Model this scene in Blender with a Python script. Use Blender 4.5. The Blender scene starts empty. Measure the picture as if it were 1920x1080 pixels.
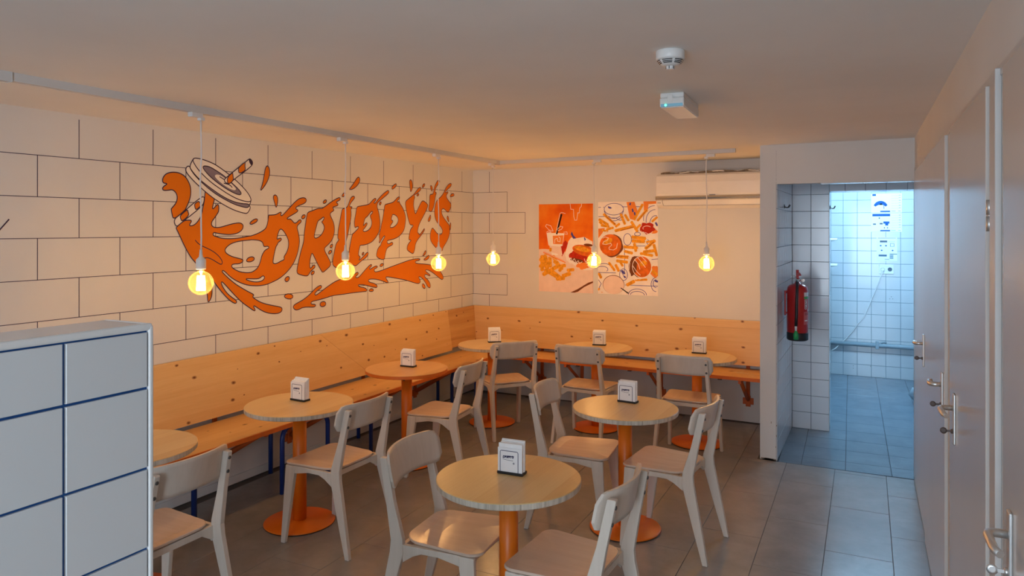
import bpy, bmesh, math, random
from mathutils import Vector, Matrix
from mathutils.geometry import tessellate_polygon
random.seed(7)
PI = math.pi
SC = bpy.context.scene
COL = SC.collection

# ------------------------------------------------------------------ camera, world, light, exposure
def lin(c):
    return tuple((x / 12.92 if x <= 0.04045 else ((x + 0.055) / 1.055) ** 2.4) for x in c)
def rgb(r, g, b):
    return lin((r / 255, g / 255, b / 255))

EYE = 1.8
cam_d = bpy.data.cameras.new('camera')
cam = bpy.data.objects.new('camera', cam_d)
COL.objects.link(cam)
cam.location = (0, 0, EYE)
cam.rotation_euler = (PI / 2, 0, math.radians(27.25))
cam_d.sensor_width = 36
cam_d.lens = 36 * 1343 / 1920
cam_d.shift_y = -(540 - 427.74) / 1920
cam_d.clip_start = 0.02
SC.camera = cam

SC.view_settings.view_transform = 'Standard'
SC.view_settings.look = 'None'
SC.view_settings.exposure = 0.0
SC.view_settings.gamma = 1.0
SC.view_settings.use_curve_mapping = False
SC.cycles.use_denoising = True
SC.cycles.max_bounces = 10
SC.cycles.diffuse_bounces = 6
SC.cycles.transparent_max_bounces = 24
SC.cycles.sample_clamp_indirect = 6

world = bpy.data.worlds.new('overcast_sky')
SC.world = world
world.use_nodes = True
wb = world.node_tree.nodes['Background']
wb.inputs[0].default_value = (0.62, 0.78, 1.0, 1)
wb.inputs[1].default_value = 1.0

def area_light(name, loc, rot, sx, sy, power, color):
    d = bpy.data.lights.new(name, 'AREA')
    d.shape = 'RECTANGLE'; d.size = sx; d.size_y = sy; d.energy = power; d.color = color
    o = bpy.data.objects.new(name, d); COL.objects.link(o)
    o.location = loc; o.rotation_euler = rot
    return o
# daylight through the shop window in the wall behind the camera
area_light('window_daylight', (-0.55, -3.02, 1.35), (PI / 2, 0, 0), 1.5, 2.1, 114, (0.72, 0.86, 1.0))
FILAMENT_STRENGTH = 198
FILAMENT_COLOR = (1.0, 0.58, 0.265)
TUBE_STRENGTH = 510
TUBE_COLOR = (0.37, 0.69, 1.0)

# ------------------------------------------------------------------ materials
class N:
    def __init__(s, name):
        m = bpy.data.materials.new(name); m.use_nodes = True
        s.m = m; s.t = m.node_tree; s.n = s.t.nodes
        s.b = s.n['Principled BSDF']
    def new(s, ty, **kw):
        x = s.n.new(ty)
        for k, v in kw.items(): setattr(x, k, v)
        return x
    def link(s, a, b): s.t.links.new(a, b)
    def coord(s, scale=(1, 1, 1), kind='Object', loc=(0, 0, 0)):
        c = s.new('ShaderNodeNewGeometry' if kind == 'World' else 'ShaderNodeTexCoord'); mp = s.new('ShaderNodeMapping')
        mp.inputs['Scale'].default_value = scale; mp.inputs['Location'].default_value = loc
        s.link(c.outputs['Position' if kind == 'World' else kind], mp.inputs['Vector']); return mp.outputs[0]
    def noise(s, vec, scale=5, detail=4, rough=.55, dist=0):
        x = s.new('ShaderNodeTexNoise'); s.link(vec, x.inputs['Vector'])
        x.inputs['Scale'].default_value = scale; x.inputs['Detail'].default_value = detail
        x.inputs['Roughness'].default_value = rough; x.inputs['Distortion'].default_value = dist
        return x.outputs['Fac']
    def ramp(s, fac, stops):
        x = s.new('ShaderNodeValToRGB'); s.link(fac, x.inputs[0])
        e = x.color_ramp.elements
        while len(e) < len(stops): e.new(.5)
        for i, (p, c) in enumerate(stops):
            e[i].position = p; e[i].color = (*c, 1) if len(c) == 3 else c
        return x.outputs[0]
    def mix(s, fac, a, b, mode='MIX'):
        x = s.new('ShaderNodeMix', data_type='RGBA', blend_type=mode)
        for sock, v in ((x.inputs[0], fac), (x.inputs[6], a), (x.inputs[7], b)):
            if hasattr(v, 'is_output') or isinstance(v, bpy.types.NodeSocket): s.link(v, sock)
            else: sock.default_value = v if not isinstance(v, tuple) else ((*v, 1) if len(v) == 3 else v)
        return x.outputs[2]
    def bump(s, h, strength=.1, dist=.01):
        x = s.new('ShaderNodeBump'); x.inputs['Strength'].default_value = strength
        x.inputs['Distance'].default_value = dist; s.link(h, x.inputs['Height'])
        s.link(x.outputs[0], s.b.inputs['Normal'])
    def set(s, color=None, rough=None, metal=None, spec=None):
        if color is not None:
            if isinstance(color, tuple): s.b.inputs['Base Color'].default_value = (*color, 1)
            else: s.link(color, s.b.inputs['Base Color'])
        if rough is not None:
            if isinstance(rough, (int, float)): s.b.inputs['Roughness'].default_value = rough
            else: s.link(rough, s.b.inputs['Roughness'])
        if metal is not None: s.b.inputs['Metallic'].default_value = metal
        if spec is not None: s.b.inputs['Specular IOR Level'].default_value = spec
        return s.m

def plain(name, c, rough=.5, metal=0, spec=.5, var=.06, scale=9):
    n = N(name); v = n.noise(n.coord(), scale, 3)
    d = tuple(x * (1 - var) for x in c); l = tuple(min(1, x * (1 + var)) for x in c)
    n.set(n.ramp(v, [(.3, d), (.7, l)]), rough, metal, spec)
    return n.m

def painted(name, c, rough=.75, bump=.12, bscale=160, var=.03):
    n = N(name); v = n.noise(n.coord(), 1.6, 4)
    d = tuple(x * (1 - var) for x in c); l = tuple(min(1, x * (1 + var)) for x in c)
    n.set(n.ramp(v, [(.3, d), (.7, l)]), rough, 0, .3)
    n.bump(n.noise(n.coord(), bscale, 2), bump, .004)
    return n.m

def glazed(name, c, rough=.12, var=.03, wav=.05):
    n = N(name)
    oi = n.new('ShaderNodeObjectInfo')
    d = tuple(x * (1 - var) for x in c)
    n.set(n.mix(oi.outputs['Random'], d, c), rough, 0, .5)
    n.bump(n.noise(n.coord(), 7, 1), wav, .01)
    return n.m

def pine(name, along, light, dark, knots=True, lam=.085, cross='Z', knot_scale=5.6, rough=.42, normal='X'):
    """pine board: growth rings stretched along one axis, glued lamellae, brown knots"""
    n = N(name)
    sc = {'X': (.35, 7, 7), 'Y': (7, .35, 7), 'Z': (7, 7, .35)}[along]
    g = n.noise(n.coord(sc), 1.6, 6, .6, .6)
    col = n.ramp(g, [(.25, dark), (.45, light), (.62, tuple(a * .55 + b * .45 for a, b in zip(light, dark))), (.8, light)])
    fine = n.noise(n.coord(tuple(x * 9 for x in sc)), 2.2, 3)
    col = n.mix(.22, col, n.ramp(fine, [(.35, dark), (.65, light)]))
    sep = n.new('ShaderNodeSeparateXYZ'); n.link(n.coord(), sep.inputs[0])
    dv = n.new('ShaderNodeMath', operation='DIVIDE'); n.link(sep.outputs[cross], dv.inputs[0]); dv.inputs[1].default_value = lam
    fl = n.new('ShaderNodeMath', operation='FLOOR'); n.link(dv.outputs[0], fl.inputs[0])
    wn = n.new('ShaderNodeTexWhiteNoise', noise_dimensions='1D'); n.link(fl.outputs[0], wn.inputs['W'])
    col = n.mix(n.ramp(wn.outputs[0], [(0, (0, 0, 0)), (1, (.8, .8, .8))]), col, n.mix(1.0, col, (.86, .74, .62), 'MULTIPLY'))
    if knots:
        ks = {'X': (.6, 1, 1), 'Y': (1, .6, 1), 'Z': (1, 1, .6)}[along]; ks = tuple(0 if a == normal else k for a, k in zip('XYZ', ks))
        vd = n.new('ShaderNodeTexNoise'); n.link(n.coord(tuple(x * 14 for x in ks)), vd.inputs['Vector']); vd.inputs['Scale'].default_value = 1.5
        va = n.new('ShaderNodeVectorMath', operation='MULTIPLY_ADD'); n.link(vd.outputs['Color'], va.inputs[0]); va.inputs[1].default_value = (.07, .07, .07)
        n.link(n.coord(tuple(x * knot_scale for x in ks)), va.inputs[2])
        sx = n.new('ShaderNodeSeparateXYZ'); n.link(va.outputs[0], sx.inputs[0])
        cx = n.new('ShaderNodeCombineXYZ'); pl = [a for a in 'XYZ' if a != normal]
        n.link(sx.outputs[pl[0]], cx.inputs[0]); n.link(sx.outputs[pl[1]], cx.inputs[1])
        vo = n.new('ShaderNodeTexVoronoi', voronoi_dimensions='2D'); n.link(cx.outputs[0], vo.inputs['Vector'])
        vo.inputs['Scale'].default_value = 1.0; vo.inputs['Randomness'].default_value = 1.0
        sp = n.new('ShaderNodeSeparateColor'); n.link(vo.outputs['Color'], sp.inputs[0])
        mr = n.new('ShaderNodeMapRange'); n.link(sp.outputs[0], mr.inputs[0])
        mr.inputs[3].default_value = .022; mr.inputs[4].default_value = .085
        df = n.new('ShaderNodeMath', operation='DIVIDE'); n.link(vo.outputs['Distance'], df.inputs[0]); n.link(mr.outputs[0], df.inputs[1])
        k = n.ramp(df.outputs[0], [(.3, (1, 1, 1)), (.75, (.45, .45, .45)), (1.0, (0, 0, 0))])
        col = n.mix(k, col, rgb(112, 58, 22))
    n.set(col, rough, 0, .35)
    n.bump(fine, .05, .003)
    return n.m

def chairwood(name, light, dark, along='Y', rough=.38):
    n = N(name)
    sc = {'X': (1, 14, 14), 'Y': (14, 1, 14), 'Z': (14, 14, 1)}[along]
    g = n.noise(n.coord(sc), 2.2, 5, .6, .4)
    oi = n.new('ShaderNodeObjectInfo')
    col = n.ramp(g, [(.3, dark), (.7, light)])
    n.set(n.mix(n.ramp(oi.outputs['Random'], [(0, (0, 0, 0)), (1, (.25, .25, .25))]), col, dark), rough, 0, .4)
    n.bump(g, .04, .002)
    return n.m

MT = {}
MT['wall'] = painted('wall_paint_white', (.705, .695, .675))
MT['ceil'] = painted('ceiling_paint', (.82, .81, .785), .85, .06, 220)
MT['mwall'] = MT['wall']
MT['line'] = plain('joint_line_paint', rgb(70, 66, 86), .7)
MT['orange_paint'] = plain('mural_orange_paint', (.70, .185, .009), .8, 0, .12, .04, 3)
MT['navy_paint'] = plain('mural_navy_paint', rgb(52, 36, 66), .6, 0, .3)
MT['grey_paint'] = plain('mural_grey_paint', rgb(128, 120, 138), .6, 0, .3)
MT['cream_paint'] = plain('mural_cream_paint', (.80, .77, .73), .65, 0, .3, .02)
MT['pineY'] = pine('pine_board_lengthwise', 'Y', (.80, .545, .255), (.68, .41, .155))
MT['pineX'] = pine('pine_board_crosswise', 'X', (.82, .57, .28), (.66, .40, .17), normal='Y', knot_scale=5.0)
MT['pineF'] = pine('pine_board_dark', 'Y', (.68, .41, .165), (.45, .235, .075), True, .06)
MT['pineSY'] = pine('pine_seat_lengthwise', 'Y', (.80, .52, .225), (.66, .375, .13), True, .11, 'X', 5.4, .36, 'Z')
MT['pineSX'] = pine('pine_seat_crosswise', 'X', (.80, .48, .19), (.66, .34, .11), True, .11, 'Y', 4.2, .36, 'Z')
MT['tabletop'] = pine('pale_table_veneer', 'Y', (.76, .56, .275), (.66, .46, .21), False, .12, 'X', 3, .34)
MT['tabletopo'] = pine('honey_table_veneer', 'Y', (.76, .46, .18), (.64, .34, .11), False, .12, 'X', 3, .34)
def edge_mat():
    n = N('raw_plywood_edge'); v = n.noise(n.coord((60, 60, 3)), 1.2, 5, .7, .5)
    n.set(n.ramp(v, [(.3, (.30, .25, .19)), (.5, (.55, .48, .39)), (.7, (.68, .61, .51))]), .7); return n.m
MT['tedge'] = edge_mat()
MT['orange'] = plain('orange_powder_coat', (.80, .175, .006), .38, 0, .45, .05)
MT['orange_edge'] = plain('orange_edge_paint', (.72, .17, .02), .5, 0, .4, .06)
MT['rust'] = plain('orange_bracket_paint', (.58, .12, .02), .5, 0, .4, .08)
MT['chair'] = chairwood('whitewashed_birch', (.72, .635, .55), (.645, .56, .475), 'Z')
MT['seat'] = chairwood('whitewashed_seat_ply', (.72, .56, .45), (.63, .475, .37), 'Y', .22)
MT['steel'] = plain('screw_steel', (.10, .095, .09), .4, .3)
MT['satin'] = plain('satin_aluminium', (.74, .74, .73), .38, .9, .5, .03)
MT['keydark'] = plain('key_bow_brown', (.09, .06, .05), .45)
MT['black'] = plain('black_plastic', (.012, .012, .014), .45)
MT['white'] = plain('white_plastic', (.78, .77, .75), .35, 0, .5, .02)
MT['offwhite'] = plain('ac_plastic', (.80, .77, .73), .3, 0, .5, .02)
MT['chrome'] = plain('chrome_strip', (.75, .73, .70), .18, 1, .5, .02)
MT['track'] = plain('track_white_enamel', (.66, .65, .63), .45, 0, .4, .02)
MT['paper'] = plain('napkin_paper', (.90, .90, .90), .85, 0, .2, .03, 40)
MT['card'] = plain('card_white', (.88, .89, .91), .22, 0, .5, .01)
MT['ink'] = plain('navy_ink', rgb(38, 40, 84), .5)
MT['blue'] = plain('blue_powder_coat', (.008, .035, .20), .35, 0, .5, .06)
MT['bluegrout'] = plain('blue_grout', (.012, .085, .29), .6, 0, .3, .1, 30)
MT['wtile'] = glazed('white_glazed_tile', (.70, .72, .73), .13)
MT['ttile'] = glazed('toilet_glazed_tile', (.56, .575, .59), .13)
MT['ntile'] = glazed('niche_glazed_tile', (.68, .68, .70), .13)
MT['grout'] = plain('grey_grout', (.12, .135, .17), .85, 0, .2, .1, 30)
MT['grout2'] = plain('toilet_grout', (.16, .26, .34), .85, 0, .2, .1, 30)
def floor_mat(name, a, b, rough):
    n = N(name); oi = n.new('ShaderNodeObjectInfo')
    v = n.noise(n.coord((1, 1, 1), 'World'), 4, 6, .65, .3); w = n.noise(n.coord((1, 1, 1), 'World'), 26, 4, .7)
    col = n.ramp(v, [(.3, a), (.7, b)])
    col = n.mix(n.ramp(w, [(.45, (0, 0, 0)), (.75, (.35, .35, .35))]), col, a)
    col = n.mix(n.ramp(oi.outputs['Random'], [(0, (0, 0, 0)), (1, (.3, .3, .3))]), col, a)
    n.set(col, n.ramp(w, [(.3, (rough,) * 3), (.8, (rough + .08,) * 3)]), 0, .4)
    n.bump(v, .02, .002); return n.m
MT['ftile'] = floor_mat('greige_floor_tile', (.25, .235, .22), (.335, .315, .295), .20)
MT['fgrout'] = plain('floor_grout', (.10, .085, .075), .9)
MT['stile'] = floor_mat('slate_floor_tile', (.13, .175, .215), (.18, .23, .275), .16)
MT['sgrout'] = plain('slate_grout', (.02, .022, .028), .9)
MT['door'] = plain('door_laminate', (.64, .60, .56), .21, 0, .5, .015, 2)
MT['frame'] = plain('door_frame_enamel', (.60, .58, .56), .35, 0, .5, .02)
MT['dark'] = plain('dark_gap', (.02, .018, .016), .8)
MT['red'] = plain('extinguisher_red', (.42, .012, .012), .28, 0, .5, .04)
MT['green'] = plain('green_plastic', (.02, .36, .10), .4)
MT['pipe'] = plain('grey_pipe_paint', (.30, .36, .40), .35, 0, .5, .04)
MT['ceramic'] = plain('sanitary_ceramic', (.80, .82, .83), .1, 0, .5, .01)
MT['dust'] = plain('dusty_filter', (.20, .16, .12), .9, 0, .1, .3, 30)
MT['sign_blue'] = plain('print_blue', rgb(30, 84, 150), .7, 0, .2)
MT['sign_grey'] = plain('print_grey', rgb(84, 94, 108), .7, 0, .2)
MT['sheet'] = plain('poster_sheet', (.82, .83, .84), .4, 0, .4, .01)
MT['straw'] = plain('pale_fibre', (.72, .60, .42), .8)
MT['dirt'] = plain('scuffed_plaster', (.34, .28, .23), .9, 0, .1, .3, 60)
def emit(name, c, s):
    n = N(name); n.b.inputs['Base Color'].default_value = (0, 0, 0, 1)
    n.b.inputs['Emission Color'].default_value = (*c, 1); n.b.inputs['Emission Strength'].default_value = s
    return n.m
MT['filament'] = emit('glowing_filament', FILAMENT_COLOR, FILAMENT_STRENGTH)
MT['tube'] = emit('fluorescent_tube', TUBE_COLOR, TUBE_STRENGTH)
MT['led'] = emit('green_led', (.06, 1, .42), 5.0)
MT['ledstrip'] = emit('pilot_window', (.25, .55, .75), .5)
def bulb_mat():
    n = N('amber_bulb_glass')
    tr = n.new('ShaderNodeBsdfTransparent'); tr.inputs[0].default_value = (1.0, .88, .60, 1)
    gl = n.new('ShaderNodeBsdfGlossy'); gl.inputs['Roughness'].default_value = .25; gl.inputs[0].default_value = (1, .9, .7, 1)
    tl = n.new('ShaderNodeBsdfTranslucent'); tl.inputs[0].default_value = (1, .66, .26, 1)
    lw = n.new('ShaderNodeLayerWeight'); lw.inputs[0].default_value = .14
    m1 = n.new('ShaderNodeMixShader'); ml = n.new('ShaderNodeMath', operation='MULTIPLY'); n.link(lw.outputs['Fresnel'], ml.inputs[0]); ml.inputs[1].default_value = .3; n.link(ml.outputs[0], m1.inputs[0]); n.link(tr.outputs[0], m1.inputs[1]); n.link(gl.outputs[0], m1.inputs[2])
    m2 = n.new('ShaderNodeMixShader'); m2.inputs[0].default_value = .035; n.link(m1.outputs[0], m2.inputs[1]); n.link(tl.outputs[0], m2.inputs[2])
    n.link(m2.outputs[0], n.n['Material Output'].inputs['Surface']); return n.m
MT['bulb'] = bulb_mat()
def poster_orange():
    n = N('poster_orange_backdrop'); v = n.noise(n.coord((2.5, 2.5, 2.5)), 1.4, 3)
    n.set(n.ramp(v, [(.3, rgb(222, 84, 20)), (.5, rgb(240, 120, 24)), (.7, rgb(246, 148, 44))]), .65, 0, .12); return n.m
MT['p_orange'] = poster_orange()
MT['p_cream'] = plain('print_cream', rgb(240, 214, 200), .65, 0, .12)
MT['p_white'] = plain('print_white', rgb(250, 240, 232), .65, 0, .12)
MT['p_fry'] = plain('print_fries', rgb(240, 160, 40), .65, 0, .12, .25, 40)
MT['p_bun'] = plain('print_bun', rgb(222, 110, 34), .65, 0, .12, .2, 20)
MT['p_red'] = plain('print_ketchup', rgb(190, 48, 26), .65, 0, .12, .2, 40)
MT['p_blue'] = plain('print_blue_line', rgb(84, 80, 160), .65, 0, .12)
MT['p_brown'] = plain('print_brown', rgb(120, 66, 36), .65, 0, .12)
MT['p_black'] = plain('print_black', rgb(44, 26, 22), .65, 0, .12)
MT['p_or2'] = plain('print_orange_patch', rgb(240, 140, 60), .65, 0, .12)

# ------------------------------------------------------------------ mesh helpers
def NB(): return bmesh.new()
def bx(bm, x0, x1, y0, y1, z0, z1, bev=0, mi=0, seg=1, M=None):
    r = bmesh.ops.create_cube(bm, size=1)
    vs = r['verts']
    for v in vs:
        v.co = Vector(((x0 + x1) / 2 + v.co.x * (x1 - x0), (y0 + y1) / 2 + v.co.y * (y1 - y0), (z0 + z1) / 2 + v.co.z * (z1 - z0)))
        if M is not None: v.co = M @ v.co
    fs = {f for v in vs for f in v.link_faces}
    for f in fs: f.material_index = mi
    if bev:
        es = {e for v in vs for e in v.link_edges}
        r2 = bmesh.ops.bevel(bm, geom=list(es), offset=bev, segments=seg, affect='EDGES', profile=.5)
        for f in r2['faces']: f.material_index = mi
def tube(bm, pts, r, seg=10, mi=0, caps=True):
    pts = [Vector(p) for p in pts]; n = len(pts)
    rs = r if isinstance(r, (list, tuple)) else [r] * n
    t0 = (pts[1] - pts[0]).normalized()
    up = Vector((0, 0, 1)) if abs(t0.z) < .9 else Vector((1, 0, 0))
    rings = []
    for i, p in enumerate(pts):
        t = (pts[min(i + 1, n - 1)] - pts[max(i - 1, 0)]).normalized()
        a = t.cross(up)
        if a.length < 1e-4: a = t.cross(Vector((0, 1, 0)))
        a.normalize(); b = a.cross(t)
        rings.append([bm.verts.new(p + (a * math.cos(2 * PI * k / seg) + b * math.sin(2 * PI * k / seg)) * rs[i]) for k in range(seg)])
    for A, B in zip(rings, rings[1:]):
        for k in range(seg):
            f = bm.faces.new((A[k], A[(k + 1) % seg], B[(k + 1) % seg], B[k])); f.material_index = mi; f.smooth = True
    if caps:
        for R_ in (rings[0][::-1], rings[-1]):
            f = bm.faces.new(R_); f.material_index = mi
def lathe(bm, prof, seg=24, c=(0, 0, 0), mi=0, axis='Z', smooth=True):
    c = Vector(c); rings = []
    for r, h in prof:
        ring = []
        for k in range(seg):
            a = 2 * PI * k / seg
            v = {'Z': Vector((r * math.cos(a), r * math.sin(a), h)), 'Y': Vector((r * math.cos(a), h, r * math.sin(a))), 'X': Vector((h, r * math.cos(a), r * math.sin(a)))}[axis]
            ring.append(bm.verts.new(c + v))
        rings.append(ring)
    for A, B in zip(rings, rings[1:]):
        for k in range(seg):
            f = bm.faces.new((A[k], A[(k + 1) % seg], B[(k + 1) % seg], B[k])); f.material_index = mi; f.smooth = smooth
    for R_ in (rings[0][::-1], rings[-1]):
        f = bm.faces.new(R_); f.material_index = mi
def prism(bm, poly, f3, h0, h1, mi=0, shear=None):
    """poly: 2-D outline; f3(a,b,h) gives the 3-D point"""
    A = [bm.verts.new(f3(a, b, h0)) for a, b in poly]; B = [bm.verts.new(f3(a, b, h1)) for a, b in poly]
    n = len(poly)
    for k in range(n):
        f = bm.faces.new((A[k], A[(k + 1) % n], B[(k + 1) % n], B[k])); f.material_index = mi
    for vs in (A[::-1], B):
        f = bm.faces.new(vs); f.material_index = mi
def OBJ(name, bm, mats, parent=None, loc=None, rotz=None, bevel=None, smooth=False, tri=False):
    bmesh.ops.recalc_face_normals(bm, faces=bm.faces)
    me = bpy.data.meshes.new(name); bm.to_mesh(me); bm.free()
    for m in (mats if isinstance(mats, (list, tuple)) else [mats]): me.materials.append(MT[m] if isinstance(m, str) else m)
    if smooth:
        for p in me.polygons: p.use_smooth = True
    o = bpy.data.objects.new(name, me); COL.objects.link(o)
    if loc: o.location = loc
    if rotz is not None: o.rotation_euler = (0, 0, rotz)
    if parent: o.parent = parent
    if bevel:
        md = o.modifiers.new('soft_edges', 'BEVEL'); md.width = bevel; md.segments = 2; md.limit_method = 'ANGLE'; md.angle_limit = math.radians(40)
    return o
def inst(name, me, parent, loc, rotz=0, scale=None):
    o = bpy.data.objects.new(name, me); COL.objects.link(o); o.location = loc
    if rotz: o.rotation_euler = (0, 0, rotz)
    if scale: o.scale = scale
    if parent: o.parent = parent
    return o
def thing(name, label, cat, loc=(0, 0, 0), rotz=0, group=None):
    o = bpy.data.objects.new(name, None); COL.objects.link(o); o.empty_display_size = .1
    o.location = loc; o.rotation_euler = (0, 0, rotz); tag(o, label, cat, group); return o
def tag(o, label, cat, group=None):
    o['label'] = label; o['category'] = cat
    if group: o['group'] = group
    return o
def struct(name, bm, mats, **kw):
    o = OBJ(name, bm, mats, **kw); o['kind'] = 'structure'; return o
def dup(root, loc, rotz, label, group=None):
    r = root.copy(); COL.objects.link(r); r.location = loc; r.rotation_euler = (0, 0, rotz); r['label'] = label
    for ch in list(root.children):
        c = ch.copy(); COL.objects.link(c); c.parent = r
        for g in list(ch.children):
            d = g.copy(); COL.objects.link(d); d.parent = c
    return r
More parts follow.
